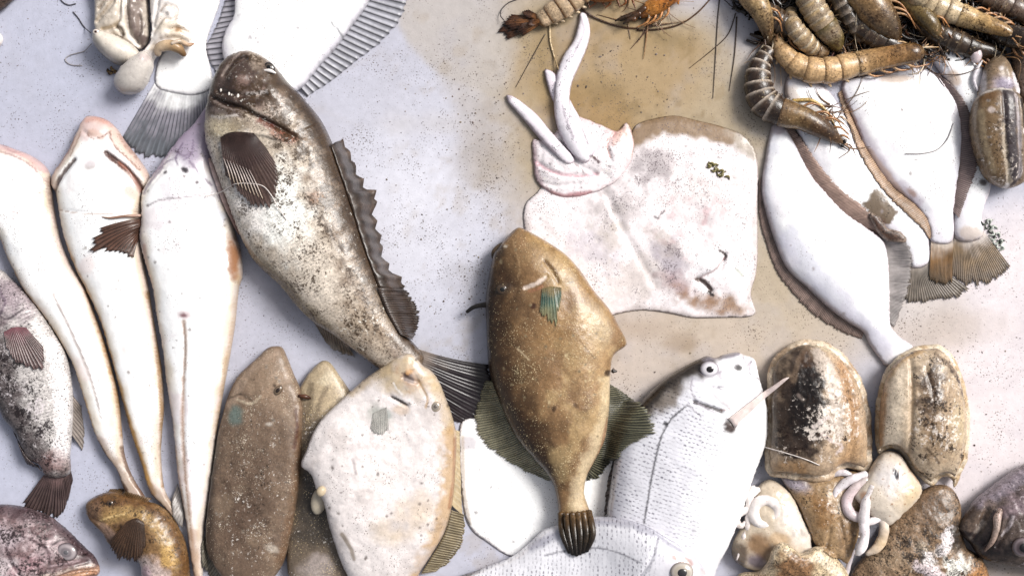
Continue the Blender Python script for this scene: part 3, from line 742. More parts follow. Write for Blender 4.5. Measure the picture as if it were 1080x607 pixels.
# ================================================================ big flatfish and round-tailed fish at the top
t = Thing('flatfish', 'large blank white flatfish at the top edge with striped grey fins down both sides', 'flatfish', 300, 20)
b = Body(t, 'body', [(252, -40), (247, 15), (238, 33), (234, 48), (237, 66), (245, 88), (275, 104), (300, 102), (318, 93), (333, 75), (355, 50), (368, 32), (390, 0), (405, -45), (360, -100), (290, -100)],
         20, B=5, pw=.75, mat=M_WHITE, axis=((310, -60), (280, 100)), step=2.4)
b.fill('#ffffff'); b.edge(10, '#e6e2ee', .7); b.stroke([(352, 27), (358, 34), (364, 42)], 1.8, '#6c7078', .8); b.specks(14, '#b9b0b8'); b.lumps(30, .8); b.build()
fin(t, 'fringe_fin', [(404, -40), (390, 0), (368, 32), (355, 50), (333, 75), (317, 93)], [(446, -36), (431, 0), (414, 30), (395, 48), (370, 68), (345, 87), (324, 101)], 26, '#34323a', '#d6d6e0', fr=1, vary=.12, zb=5, amp=2.0, rows=8, rag=.03,
    k=b.k, raywidth=.6, zt=2.5, lo=2, under=b)
fin(t, 'fringe_fin', [(253, -36), (252, 0), (247, 15), (239, 32), (234, 48), (236, 66), (239, 80)], [(240, -36), (237, 0), (230, 20), (223, 37), (216, 48), (220, 62), (229, 80)], 20, '#322f36', '#cfccd6', fr=1, vary=.12, zb=5, amp=1.8, rows=6, rag=.03, k=b.k, raywidth=.55, zt=2.5, lo=2, under=b)
t = Thing('white_fish', 'smooth white fish tail fanned out pinkish grey left of the flatfish', 'fish', 195, 60)
b = Body(t, 'body', [(164, 76), (169, 60), (180, 40), (186, 15), (190, -40), (226, -44), (232, 0), (226, 20), (219, 40), (218, 55), (223, 75), (224, 92), (208, 100), (188, 99), (166, 92)], 5, B=1.0, mat=M_WHITE, pw=1.0)
b.fill('#ffffff'); b.edge(4, '#f0ecee', .5); b.build()
fin(t, 'tail_fin', [(165, 84), (185, 95), (205, 97), (223, 86)], [(131, 142), (141, 160), (163, 166), (183, 164), (210, 145), (228, 112)], 24, '#53545e', '#a9a5b0', ct='#7b8088', amp=.35, rows=20, rag=.025, k=b.k, cb='#ffffff', tipfrac=.75,
    raywidth=.3, inset=6, zt=2, vary=.16, under=b, fr=1)

# ================================================================ three long fish laid belly up
def long_fish(label, outl, T, axis, paint, cx, cy):
    t = Thing('flathead_fish', label, 'fish', cx, cy, 'long white fish laid belly up')
    b = Body(t, 'body', outl, T, mat=M_WHITE, axis=axis, step=1.8, pw=.85)
    b.fill('#ffffff'); b.edge(15, '#e9d8bf', .75, ns=.35, nsc=26); b.edge(6, '#d3b58e', .5, ns=.6, nsc=18); paint(t, b); b.lumps(26, .8); b.build(); return t, b
def p2(t, b):
    b.mott('#f6e2df', 30, .1, .5, soft=.6, seed=3)
    b.edge(5, '#e9d9d2', .55)
    b.blob(100, 137, 26, 18, 0, '#e3c3bd', .8, .7); b.edge(8, '#d3a79c', .75, where=lambda X, Y: sstep(200, 160, Y))
    b.stroke([(100, 141), (112, 146)], 9, '#cfa388', .5)
    b.stroke([(117, 163), (128, 172), (140, 182), (150, 195), (153, 206)], 7, '#5a2c1c', .95, .4, .2); b.stroke([(127, 176), (146, 192), (150, 206)], 3, '#f1e6e0', .6)
    b.stroke([(84, 170), (74, 181), (64, 195), (59, 205)], 4.5, '#4a2a20', .9, .4, .25); b.stroke([(61, 207), (62, 225), (65, 250), (69, 262)], 5, '#3c2119', .9, .5, .3)
    b.stroke([(68, 252), (80, 280), (92, 305), (104, 333), (115, 367), (125, 400), (134, 432), (142, 458), (152, 490), (162, 520)], 9, '#b98a44', .95, .6, .3)
    b.stroke([(67, 256), (78, 284), (90, 306), (103, 334), (114, 368), (128, 412), (137, 445)], 4.4, '#5d3a1c', .95, .5, .3)
    b.stroke([(157, 308), (162, 330), (169, 385), (172, 430), (171, 460), (173, 512)], 3.4, '#a8814f', .8, .5, .4)
    b.stroke([(160, 515), (176, 530), (190, 546)], 12, '#a78c78', .7); b.blob(103, 176, 6, 5, 0, '#b8a9a6', .8, .6); b.specks(60, '#8d8078', (.6, 1.3))
    b.stroke([(66, 222), (90, 226), (118, 227), (150, 224)], 1.4, '#b99c8c', .7, .5, .1)
    b.groove([(117, 163), (140, 182), (153, 208)], 6, 5); b.groove([(84, 170), (64, 196), (60, 210), (64, 245)], 5, 4)
    b.stroke([(84, 138), (78, 156), (62, 178), (58, 196)], 10, '#e6cdbd', .8); b.stroke([(82, 145), (76, 160), (64, 178)], 2.2, '#9c7362', .8); b.stroke([(89, 140), (84, 154), (79, 166)], 1.8, '#a98573', .7)
    b.stroke([(122, 138), (128, 152), (142, 168), (155, 184)], 9, '#e9d0c2', .8); b.stroke([(119, 140), (124, 154), (136, 166), (150, 180)], 2.2, '#8a5c4c', .85); b.stroke([(126, 142), (134, 155), (146, 168)], 1.6, '#b08a78', .7)
    b.stroke([(94, 128), (104, 126), (114, 130)], 6, '#dba79a', .7); b.stroke([(96, 143), (103, 148), (112, 146), (118, 141)], 1.8, '#8d6a5c', .8); b.blob(142, 204, 6, 9, -20, '#dccabb', .8); b.stroke([(130, 172), (143, 186), (150, 202)], 4, '#a8634a', .7)
    b.blob(103, 170, 12, 10, 0, '#efe9ee', .6); b.stroke([(60, 208), (64, 225), (62, 246)], 3, '#dcc4b6', .7)
    b.bump(103, 195, 32, 36, 0, 4); b.groove([(92, 140), (103, 146), (116, 142)], 5, 1.5); b.groove([(66, 222), (118, 227), (150, 223)], 3, 1)
F2 = [(93, 122), (110, 125), (123, 135), (133, 150), (145, 165), (157, 183), (157, 193), (151, 206), (150, 222), (149, 247), (152, 278), (157, 304), (160, 324), (165, 354), (171, 392), (173, 429), (171, 456), (170, 480),
      (173, 512), (180, 528), (193, 548), (184, 546), (172, 533), (158, 518), (148, 485), (138, 455), (125, 405), (115, 367), (104, 332), (91, 304), (80, 282), (71, 258), (66, 240), (63, 222), (60, 206), (54, 194), (58, 181), (68, 167), (75, 154), (83, 136), (88, 126)]
t, b = long_fish('long white fish lying belly up with one dark brown fan fin, middle of three', F2, 24, ((100, 130), (175, 530)), p2, 110, 300)
fin(t, 'pectoral_fin', [(153, 231), (152, 240), (150, 250)], [(115, 241), (111, 250), (112, 262), (122, 266), (134, 267), (146, 270)], 12, '#2b1d16', '#6a4c3f', zb=b.top(148, 240) + .8, amp=1.3, rows=14, rag=.09, k=b.k, zt=1.6, raywidth=.45, inset=1, fr=1, bend=.12)
tube(t, 'fin_ray', [(152, 228), (138, 229), (124, 231), (115, 230)], [1.6, 1.5, 1.2, .5], ['#b59280', '#8d6a58', '#a3826e'], k=b.k, off=.2)

def p1(t, b):
    b.mott('#f6e2df', 30, .1, .5, soft=.6, seed=6)
    b.edge(5, '#e8dad4', .5); b.stroke([(-6, 152), (15, 158), (33, 165), (50, 178)], 10, '#dcb9b8', .8); b.stroke([(-10, 243), (8, 270), (25, 303), (50, 337), (74, 378), (88, 416), (100, 456)], 7, '#c7a06a', .85, .6, .4)
    b.stroke([(4, 262), (20, 296)], 8, '#9b7040', .7); b.stroke([(92, 306), (110, 359), (125, 417), (130, 460)], 4, '#b98c55', .8, .5, .3)
    b.stroke([(62, 310), (80, 350), (98, 395), (108, 430)], 3, '#d8c9c4', .8); b.stroke([(64, 316), (84, 358), (100, 398), (110, 440)], 1.5, '#a79a97', .6)
    b.stroke([(106, 468), (120, 492), (140, 518), (152, 530)], 22, '#b49a88', .75, .5); b.stroke([(105, 465), (121, 494), (134, 516)], 5, '#57392a', .9, .5); b.stroke([(129, 470), (138, 500), (155, 526)], 4, '#6e4a36', .8)
    b.stroke([(54, 187), (56, 212), (62, 240)], 3.5, '#8a6a5c', .7); b.stroke([(34, 200), (48, 205)], 1.5, '#b0a3a3', .7); b.specks(50, '#7d7270', (.6, 1.3))
    b.stroke([(0, 160), (20, 166), (40, 178), (52, 192)], 2, '#a27c78', .75); b.stroke([(8, 155), (30, 166), (46, 180)], 3, '#e6b9b2', .7); b.stroke([(4, 152), (14, 160), (24, 162)], 2, '#b08a8a', .6); b.stroke([(-4, 240), (8, 262), (4, 272)], 5, '#c9a07c', .7)
    b.groove([(0, 164), (30, 174), (46, 190)], 4, 1.2); b.bump(15, 200, 30, 28, 0, 3)
F1 = [(-60, 160), (-30, 150), (0, 152), (15, 157), (33, 164), (48, 175), (54, 187), (56, 210), (60, 235), (65, 257), (75, 280), (90, 304), (100, 331), (110, 359), (118, 387), (125, 417), (129, 456), (132, 480), (140, 502), (153, 523), (160, 535),
      (150, 535), (140, 525), (130, 514), (123, 495), (110, 477), (100, 456), (88, 417), (75, 379), (50, 337), (25, 304), (8, 270), (-3, 247), (-35, 238), (-60, 210)]
long_fish('long white fish lying belly up whose head runs off the left edge', F1, 24, ((0, 160), (140, 520)), p1, 60, 300)

def p3(t, b):
    b.mott('#f3e2e6', 34, .1, .5, soft=.6, seed=9)
    b.edge(5, '#e6dede', .5); b.blob(210, 140, 48, 48, -20, '#a796b0', .9, .6, .3, 16); b.stroke([(219, 114), (190, 147), (163, 184)], 14, '#b3a3ba', .7); b.stroke([(222, 130), (228, 180), (240, 214)], 10, '#b09fb6', .8)
    b.blob(200, 215, 34, 40, 0, '#f2eef2', .9, .6); b.blob(232, 236, 10, 24, -15, '#dfe3ee', .8)
    b.blob(200, 181, 5, 3.2, 30, '#3a3238', .95, .4, .1); b.blob(179, 183, 2.4, 2.4, 0, '#4a3e44', .9); b.blob(213, 194, 2.2, 2.2, 0, '#4a3e44', .9)
    b.stroke([(188, 160), (198, 166), (205, 163)], 3, '#8a7a90', .7); b.stroke([(176, 178), (160, 196), (155, 205)], 3.5, '#8c7d90', .8)
    b.stroke([(160, 219), (172, 213), (186, 211), (205, 209), (228, 205)], 1.8, '#a99ea4', .8); b.blob(199, 332, 4.5, 2.6, 0, '#4c2022', .95, .5, .2); b.blob(199, 332, 9, 5, 0, '#c79aa0', .5)
    b.stroke([(199, 338), (201, 365), (198, 400), (196, 440), (197, 480), (201, 530), (206, 590)], 5, '#d9bfae', .75, .6, .5); b.stroke([(199, 338), (201, 365), (198, 400), (196, 440), (198, 500), (204, 570)], 1.7, '#a5846e', .75, .5, .5)
    b.blob(249, 272, 8, 26, -6, '#a4714c', .95, .5, .4, 8); b.stroke([(254, 292), (248, 340), (241, 380), (234, 420), (229, 455)], 4, '#d5b48e', .7, .5, .4); b.stroke([(156, 260), (158, 285), (162, 305)], 7, '#d0a894', .7)
    b.stroke([(186, 470), (195, 540), (203, 606)], 4, '#b08a6c', .7, .6, .4); b.stroke([(205, 560), (207, 612)], 11, '#c9a182', .6); b.specks(70, '#8d8280', (.6, 1.4))
    b.stroke([(196, 152), (190, 166), (192, 176)], 2, '#7d6c86', .8); b.stroke([(207, 150), (206, 164), (199, 170)], 2, '#83728c', .8); b.stroke([(168, 182), (180, 172), (190, 168)], 2.4, '#8d7c96', .8); b.stroke([(205, 172), (216, 186), (226, 196)], 3, '#85748c', .8); b.stroke([(184, 158), (172, 176), (158, 192)], 2, '#d3c4da', .7); b.stroke([(212, 140), (218, 160), (228, 182)], 2.4, '#cdbcd4', .7); b.mott('#6d5c74', 5, .3, .7, where=lambda X, Y: sstep(190, 160, Y))
    b.groove([(160, 219), (186, 211), (228, 205)], 3, 1.0); b.groove([(199, 340), (198, 400), (197, 480)], 5, 1.2); b.groove([(178, 180), (156, 205)], 4, 1.5); b.groove([(228, 172), (240, 215), (251, 245)], 5, 2); b.bump(198, 190, 26, 26, 0, 3)
F3 = [(219, 112), (205, 130), (190, 145), (175, 165), (163, 183), (153, 198), (150, 213), (151, 230), (149, 252), (154, 277), (162, 304), (166, 334), (172, 367), (176, 404), (182, 442), (184, 463), (188, 505), (195, 543), (200, 580), (205, 612),
      (206, 640), (213, 640), (214, 607), (215, 560), (220, 530), (225, 493), (229, 455), (235, 417), (242, 379), (248, 342), (252, 304), (256, 290), (254, 265), (248, 245), (240, 212), (232, 187), (228, 170), (226, 150), (224, 125)]
t, b = long_fish('long white fish with a purplish head lying belly up beside the grouper', F3, 27, ((215, 120), (205, 610)), p3, 205, 330)
fin(t, 'fin', [(186, 512), (194, 545)], [(181, 525), (184, 545), (192, 556)], 6, '#8d8580', '#b9b2ad', zb=4, k=b.k, rows=5, under=b)

# ================================================================ grouper
t = Thing('grouper', 'big dark mottled grouper with an open mouth lying diagonally, its tail under a white filefish', 'fish', 330, 230)
OG = [(263, 56), (271, 58), (279, 62), (290, 70), (304, 87), (320, 104), (338, 126), (350, 150), (361, 178), (369, 200), (377, 224), (388, 258), (398, 284), (407, 308), (415, 330), (428, 352), (440, 366), (447, 378), (438, 392), (420, 398), (400, 389),
      (385, 378), (370, 367), (350, 352), (331, 340), (312, 322), (297, 303), (283, 290), (268, 275), (255, 252), (246, 228), (236, 200), (226, 172), (219, 150), (218, 128), (221, 105), (227, 85), (238, 66), (250, 59)]
b = Body(t, 'body', OG, 40, B=17, mat=M_GROUP, axis=((255, 65), (440, 380)), step=1.5, pw=.85)
b.fill('#d3c4b2')
b.blob(300, 220, 60, 42, 60, '#fffaf4', .95, .6, .4, 14); b.blob(345, 290, 62, 36, 58, '#efe2d2', .85, .6, .4, 14); b.blob(265, 195, 22, 60, -15, '#fbf4ee', .9)
b.stroke([(292, 74), (320, 106), (345, 145), (365, 195), (385, 260), (412, 325), (440, 368)], 70, '#7d6550', .88, .75, .5, 10); b.stroke([(300, 84), (322, 108), (346, 145), (364, 190), (380, 240), (405, 305), (436, 362)], 30, '#402f23', .93, .75, .5, 9)
b.mott('#43352b', 7, .0, .9, where=lambda X, Y: sstep(255, 325, X + 40 - .45 * (Y - 150)) * sstep(330, 190, Y))
b.mott('#3d3128', 5, .1, .8, seed=19, where=lambda X, Y: np.exp(-((X - 338) / 30) ** 2 - ((Y - 170) / 40) ** 2))
b.mott('#6d5c4c', 3.4, .05, .65, seed=15, stretch=1.6, where=lambda X, Y: sstep(120, 160, Y))
b.blob(250, 92, 44, 42, 0, '#493630', .97, .4, .3); b.flk(262, 100, 44, 40, 20, dark=.5, light=.25); b.blob(280, 108, 24, 18, 50, '#a08a7e', .75, .7, .5, 8); b.blob(300, 122, 20, 12, 50, '#c4b3a6', .75, .6, .6, 7)
b.blob(262, 92, 12, 8, -20, '#8f766c', .8); b.stroke([(237, 93), (244, 80), (252, 70), (263, 62)], 12, '#6f5d56', .8); b.stroke([(242, 82), (251, 71), (262, 64), (268, 67)], 5, '#2c201c', .8, .5, .2)
b.stroke([(240, 84), (249, 70), (258, 61)], 3, '#b09f95', .6); b.stroke([(232, 108), (240, 113), (258, 117), (273, 124), (292, 134), (308, 142)], 6, '#33221c', .95, .5, .3); b.stroke([(262, 110), (278, 112), (286, 106)], 10, '#3b2721', .85, .6, .5)
b.stroke([(230, 118), (246, 124), (262, 127)], 6, '#7d6f69', .8); b.stroke([(229, 126), (240, 128), (258, 126)], 3, '#d8cfc9', .8); b.stroke([(232, 110), (246, 118), (266, 122)], 3, '#9d8d86', .7)
b.stroke([(281, 132), (297, 140), (311, 147)], 8, '#7a3326', .75, .6, .6, 6); b.blob(306, 147, 14, 6, 15, '#b3705c', .6)
b.blob(245, 140, 26, 14, 5, '#c7b99c', .8, .6); b.blob(262, 136, 14, 8, 0, '#8d7a62', .5)
b.stroke([(265, 268), (290, 292), (318, 322), (345, 345)], 20, '#a5967f', .85, .6, .4); b.stroke([(280, 282), (300, 297), (316, 318)], 10, '#7d6c55', .6, .6, .6); b.stroke([(345, 352), (372, 368), (400, 388)], 12, '#8b6f58', .75, .6, .4)
b.blob(336, 210, 5.5, 6.5, 0, '#6e4024', .95, .5, .3); b.blob(336, 210, 10, 10, 0, '#b78c6a', .5); b.blob(425, 372, 16, 12, 40, '#a8988c', .6)
b.stroke([(290, 145), (330, 200), (365, 275), (400, 345)], 4, '#9d8f84', .5, .6, .6); b.blob(226, 160, 8, 16, -15, '#d9d0c4', .8)
b.stroke([(221, 172), (232, 196), (244, 226), (254, 248)], 6, '#d3b8ad', .8)
b.smooth_skin(256, 96, 62, 44, 25); b.flk(300, 150, 60, 40, 40, dark=.5, light=.22); b.flk(262, 110, 60, 60, 0, dark=.5, light=.25); b.flk(330, 250, 50, 110, -25, dark=.42, light=.16); b.flk(368, 250, 30, 110, -24, dark=.75, light=.2); b.blob(385, 340, 34, 40, 40, '#b8a48e', .7, .8); b.flk(390, 340, 36, 44, 0, dark=.6, light=.35); b.stroke([(268, 104), (280, 103), (290, 101)], 3.5, '#efe4dc', .85, .4, .5, 4)
b.groove([(230, 106), (246, 114), (262, 119), (290, 133), (314, 147)], 6, 5); b.groove([(236, 100), (250, 104), (268, 106), (286, 104)], 6, 3.5); b.groove([(243, 84), (252, 72), (264, 66)], 6, 4); b.bump(256, 88, 12, 9, 0, 4); b.bump(292, 100, 20, 12, 50, 3)
b.step_([(226, 150), (255, 146), (283, 147), (305, 152), (322, 142)], 14, 3); b.bump(255, 128, 24, 8, 8, 2); b.groove([(268, 276), (300, 300), (330, 335)], 9, 2)
b.lumps(9, .5, 5); b.lumps(18, 1.0, 9, where=lambda X, Y: sstep(180, 120, Y)); b.build(); gro = b

eye(t, b, 289, 76, 5.2, ['#2a1e1a', '#241a17', '#6e6258', '#4a3e38'], 6.6, rot=-40, pup=.45, up=.4)
tube(t, 'lip', [(284, 79), (290, 79.5), (296, 82)], [1, 2, .8], '#ece6e2', z=b.top(290, 80) + 1.6, sides=8, k=b.k)
for tx, ty, r_ in ((239, 99, 1.7), (248, 103, 1.8), (250.6, 104.6, 1.1), (257.5, 106, 2.1)):
    egg(t, 'tooth', tx, ty, b.top(tx, ty) + .6, r_ * .7, r_ * 1.3, 1.2, 10, '#f0e8e0', k=b.k, seg=10)
fin(t, 'dorsal_fin', [(353, 152), (366, 188), (378, 224), (389, 260), (405, 304)], [(358, 146), (381, 186), (391, 208), (393, 227), (405, 269), (424, 305)], 11, '#1f1714', '#3d3029', zb=lambda x, y, b=b: b.top(x, y) - 2, amp=1.0, rows=8, rag=.26, k=b.k, zt=.7, inset=4, fr=1, cb='#43362d', ct='#54453b', th_px=.6, bend=.1, vary=.5, mat=skin(rough=0.34, mott=0.3, msc=6, mott2=0.4, bump=0.5))
fin(t, 'dorsal_fin', [(401, 303), (411, 328), (424, 352)], [(425, 304), (438, 323), (441, 340), (435, 358)], 16, '#231b19', '#57483f', zb=lambda x, y, b=b: b.top(x, y) - 2, amp=1.4, rows=9, rag=.06, k=b.k, zt=3, inset=2)
fin(t, 'anal_fin', [(330, 339), (347, 350), (368, 367)], [(336, 353), (346, 366), (360, 374), (372, 377)], 10, '#4a3c33', '#8d7d6c', ct='#e0d6cc', zb=9, amp=1.5, rows=8, k=b.k, tipfrac=.95, inset=5, under=b)
fin(t, 'pectoral_fin', [(240, 152), (250, 147), (264, 146), (277, 147)], [(244, 186), (254, 199), (266, 212), (278, 222), (289, 216), (298, 204), (300, 190), (296, 174), (288, 160)], 18, '#493631', '#564340', zb=b.top(258, 148) + 1, amp=.7, rows=16, rag=.05,
    k=b.k, zt=2.4, ct='#6a554e', cb='#43312c', inset=3, lo=.8, vary=.2, raywidth=.35)
for i in range(9):
    u = i / 8; x0, y0 = 243 + 27 * u, 170 + 12 * u; x1, y1 = 250 + 34 * u, 192 + 26 * u - 6 * u * u
    tube(t, 'fin_ray', [(x0, y0), ((x0 + x1) / 2 + .6, (y0 + y1) / 2), (x1, y1)], [.4, .65, .4], ['#8d7d78', '#c4b5ae', '#b8a48c'], k=b.k, sides=6, off=.4)
tube(t, 'pelvic_fin', [(223, 168), (229, 186), (238, 212), (246, 232), (253, 247)], [2, 3.2, 3, 2.2, .8], ['#c4a49c', '#dcc3bc', '#caa79a', '#8d6658'], k=b.k, mat=M_FLESH)
fin(t, 'tail_fin', [(444, 368), (434, 384), (416, 398)], [(514, 385), (518, 402), (512, 424), (500, 442), (468, 447)], 17, '#2e262a', '#332a2e', zb=14, amp=.25, rows=20, rag=.03, k=b.k, vary=.25, mat=skin(rough=0.36, mott=0.2, msc=7, bump=0.3), cb='#85786f', inset=8, zt=2, tipfrac=.9, bend=.12, lo=1.5, under=b)

# ================================================================ sea bass, fish head, goby (lower left)
t = Thing('sea_bass', 'small dark speckled sea bass at the left edge with its belly to the right', 'fish', 40, 400)
b = Body(t, 'body', [(-40, 300), (-20, 285), (0, 284), (12, 294), (30, 311), (50, 337), (60, 354), (70, 374), (75, 399), (77, 425), (76, 455), (74, 480), (74, 498), (62, 504), (48, 501), (42, 490), (28, 482), (17, 456), (5, 442), (-3, 425), (-22, 400), (-40, 350)],
         24, B=10, mat=M_BASS, axis=((0, 290), (62, 500)), step=1.6, pw=.85)
b.fill('#d9d3d0'); b.stroke([(-10, 330), (10, 400), (28, 460), (50, 495)], 46, '#5d5050', .9, .7, .5, 10); b.stroke([(-20, 360), (0, 425), (20, 470)], 20, '#3d3233', .9, .7, .4); b.blob(14, 312, 34, 26, 40, '#9d8c94', .85, .7)
b.mott('#41363a', 6, .1, .75, where=lambda X, Y: sstep(70, 25, X - .16 * (Y - 330)) * sstep(320, 350, Y)); b.stroke([(0, 325), (14, 336), (30, 326)], 2.5, '#3d2d3a', .85); b.stroke([(2, 300), (12, 318), (8, 330)], 3, '#6d5a6c', .7)
b.stroke([(60, 360), (68, 400), (70, 440), (66, 485)], 15, '#f1ecec', .85, .6, .4); b.stroke([(45, 490), (74, 490)], 18, '#7b5f5c', .6); b.blob(62, 480, 12, 12, 0, '#a8807c', .4); b.flk(30, 420, 32, 90, -18, dark=.75, light=.5); b.flk(10, 300, 40, 30, 30, dark=.4, light=.2); b.flk(60, 485, 20, 30, 0, dark=.6); b.groove([(0, 325), (20, 337), (40, 330)], 5, 2); b.lumps(9, .3)
b.build()
fin(t, 'pectoral_fin', [(13, 350), (24, 345), (36, 345)], [(16, 364), (24, 377), (36, 384), (47, 387), (54, 384), (52, 364)], 13, '#2e2022', '#7d6866', zb=b.top(24, 348) + 1, amp=1.2, rows=10, k=b.k, zt=2, cb='#8d5f66', inset=1)
fin(t, 'anal_fin', [(76, 416), (77, 436), (75, 458)], [(82, 428), (86, 456), (84, 476)], 8, '#4f4542', '#a39890', zb=6, k=b.k, rows=6, under=b)
fin(t, 'pelvic_fin', [(50, 338), (58, 352)], [(64, 366), (72, 384)], 5, '#b9aaa4', '#ded4ce', zb=8, k=b.k, rows=5, under=b)
fin(t, 'dorsal_fin', [(16, 456), (28, 478), (42, 492)], [(20, 472), (30, 489), (47, 495)], 9, '#2b2223', '#5a4b4a', zb=7, k=b.k, rows=6)
fin(t, 'tail_fin', [(47, 499), (60, 503), (74, 498)], [(21, 531), (34, 540), (50, 545), (60, 543), (68, 530), (74, 508)], 15, '#2a2022', '#62504e', zb=8, amp=1.2, rows=14, k=b.k, cb='#7d6462', rag=.05, inset=6, under=b)

t = Thing('fish_head', 'purplish brown fish with a pale ringed eye in the bottom left corner', 'fish', 30, 590)
b = Body(t, 'body', [(-70, 560), (-40, 540), (-10, 532), (15, 532), (33, 536), (53, 544), (64, 552), (77, 564), (89, 576), (99, 585), (104, 594), (105, 603), (98, 612), (86, 630), (50, 655), (0, 665), (-60, 650)], 30, B=14, mat=M_HEAD, axis=((105, 595), (-40, 600)), step=1.5)
b.fill('#80696a'); b.mott('#cdb9bc', 18, .05, .6, seed=7); b.flk(40, 580, 90, 60, 0, dark=.55, light=.25); b.stroke([(-20, 534), (30, 538), (64, 554), (100, 588)], 16, '#584449', .85, .7, .4); b.blob(8, 560, 24, 14, 20, '#d3c4ca', .7, .7); b.blob(10, 600, 22, 22, 0, '#e0d3d6', .7)
b.stroke([(104, 600), (88, 600), (70, 606), (58, 610)], 10, '#c89d80', .8, .6); b.stroke([(100, 594), (84, 595), (66, 600), (52, 602)], 4, '#e2cfc4', .8); b.stroke([(58, 612), (60, 602), (75, 596), (95, 592)], 2.5, '#5a3730', .8)
b.stroke([(30, 560), (44, 566), (58, 576), (60, 590)], 3, '#5d464c', .8); b.stroke([(16, 572), (24, 590), (28, 612)], 4, '#4d383e', .85); b.stroke([(62, 570), (70, 566), (84, 567)], 2.5, '#3d2c32', .8); b.blob(92, 583, 3, 2, 0, '#2b1d20', .9); b.stroke([(60, 592), (74, 590), (88, 588)], 2, '#c4aeb2', .7); b.blob(40, 590, 22, 10, -20, '#b48f95', .6); b.blob(90, 572, 12, 8, 40, '#4d3a3f', .7); b.stroke([(22, 560), (38, 556), (58, 562)], 8, '#6a5054', .6)
b.groove([(104, 599), (80, 600), (60, 608)], 5, 4); b.groove([(48, 598), (70, 594), (95, 590)], 4, 1.5); b.groove([(22, 590), (30, 600), (36, 612)], 5, 2); b.bump(76, 578, 14, 12, 0, 2.5); b.lumps(8, .9); b.build()
eye(t, b, 76.5, 578, 11, ['#4d4045', '#a59a9d', '#bfb4b6', '#6d6468', '#a0969a', '#7d767a'], 9.2, rot=20, pup=.27, pupc='#6c6a6e', bulge=.4)
tube(t, 'lip', [(105, 602), (96, 601), (82, 605), (70, 612)], [2, 3, 3, 2], ['#a5765c', '#c99a78', '#b98b6a'], k=b.k, mat=M_GOBY, off=-1)

t = Thing('goby', 'small golden brown fish curling out of the bottom edge beside the long white tails', 'fish', 150, 560)
b = Body(t, 'body', [(90, 533), (95, 526), (107, 520), (119, 518), (130, 521), (143, 524), (158, 528), (172, 534), (185, 549), (195, 570), (199, 590), (200, 612), (196, 650), (155, 650), (150, 607), (149, 594), (142, 587), (127, 581), (115, 573), (110, 563), (100, 554), (93, 545)],
         22, B=11, mat=M_GOBY, axis=((95, 530), (180, 610)), step=1.5)
b.fill('#8d6d4a'); b.stroke([(105, 524), (130, 526), (160, 535), (184, 560), (196, 600)], 12, '#6e4c2c', .85, .6, .5); b.stroke([(112, 545), (140, 537), (165, 548), (180, 570)], 14, '#b3935f', .7, .7, .5); b.blob(102, 540, 14, 16, 20, '#7d6150', .7)
b.blob(142, 567, 24, 20, 20, '#4b3528', .92, .6, .4); b.blob(118, 558, 16, 7, 40, '#a98d80', .6); b.blob(165, 597, 18, 16, 20, '#d8c4be', .9, .6, .5); b.blob(184, 585, 14, 10, 60, '#cfa868', .8, .6, .6); b.blob(157, 606, 8, 14, 0, '#a88ca0', .6)
b.flk(160, 560, 60, 50, 30, dark=.5, light=.15); b.flk(110, 530, 26, 14, 0, dark=.6); b.stroke([(110, 546), (124, 541), (138, 538)], 1.8, '#e4c48c', .8); b.groove([(100, 545), (118, 549), (138, 543)], 4, 1.5); b.groove([(132, 552), (130, 568), (138, 582)], 5, 2.5); b.bump(104, 533, 10, 8, 0, 1.5); b.lumps(8, .8); b.build()
fin(t, 'pectoral_fin', [(158, 548), (150, 543), (140, 546)], [(160, 570), (152, 584), (138, 586), (124, 578), (122, 566)], 12, '#33241b', '#5c4434', zb=b.top(150, 548) + .6, k=b.k, amp=1.2, rows=10, zt=1.6, inset=1)
fin(t, 'dorsal_fin', [(112, 520), (130, 522), (156, 529)], [(113, 517), (130, 517), (160, 525)], 16, '#4c3926', '#7d6040', rows=4, k=b.k, amp=.4, under=b)

eye(t, b, 121, 528, 3.4, ['#3d2c20', '#6b5138', '#2c2018'], pup=.45)

# ================================================================ filefish, lower left
t = Thing('filefish', 'tan headed filefish mostly hidden between the brown and the white filefish', 'filefish', 340, 480, 'filefish in the lower middle')
b = Body(t, 'body', [(316, 410), (320, 401), (328, 390), (339, 380.5), (348, 382), (359, 397), (370, 414), (380, 440), (386, 500), (384, 560), (370, 620), (335, 640), (305, 610), (304, 540), (310, 470), (312, 430)], 17, B=9, mat=M_FILE, axis=((340, 382), (340, 640)), pw=.8)
b.fill('#7d6e5e'); b.blob(340, 405, 34, 40, 0, '#cbb797', .9, .6, .3); b.stroke([(330, 405), (328, 430), (326, 450)], 8, '#7a6a55', .7); b.stroke([(350, 400), (338, 425), (332, 450)], 7, '#80705c', .7); b.blob(345, 400, 9, 8, 0, '#e2d2b4', .7)
b.blob(330, 535, 26, 46, 0, '#4d463f', .9, .6); b.blob(336, 596, 20, 18, 0, '#b9aca6', .8); b.mott('#a59a8c', 6, .3, .5); b.build()  # dark lower body, with the white filefish's shadow painted in
t = Thing('filefish', 'plain grey brown filefish, narrow snout up, left of the white filefish', 'filefish', 270, 490, 'filefish in the lower middle')
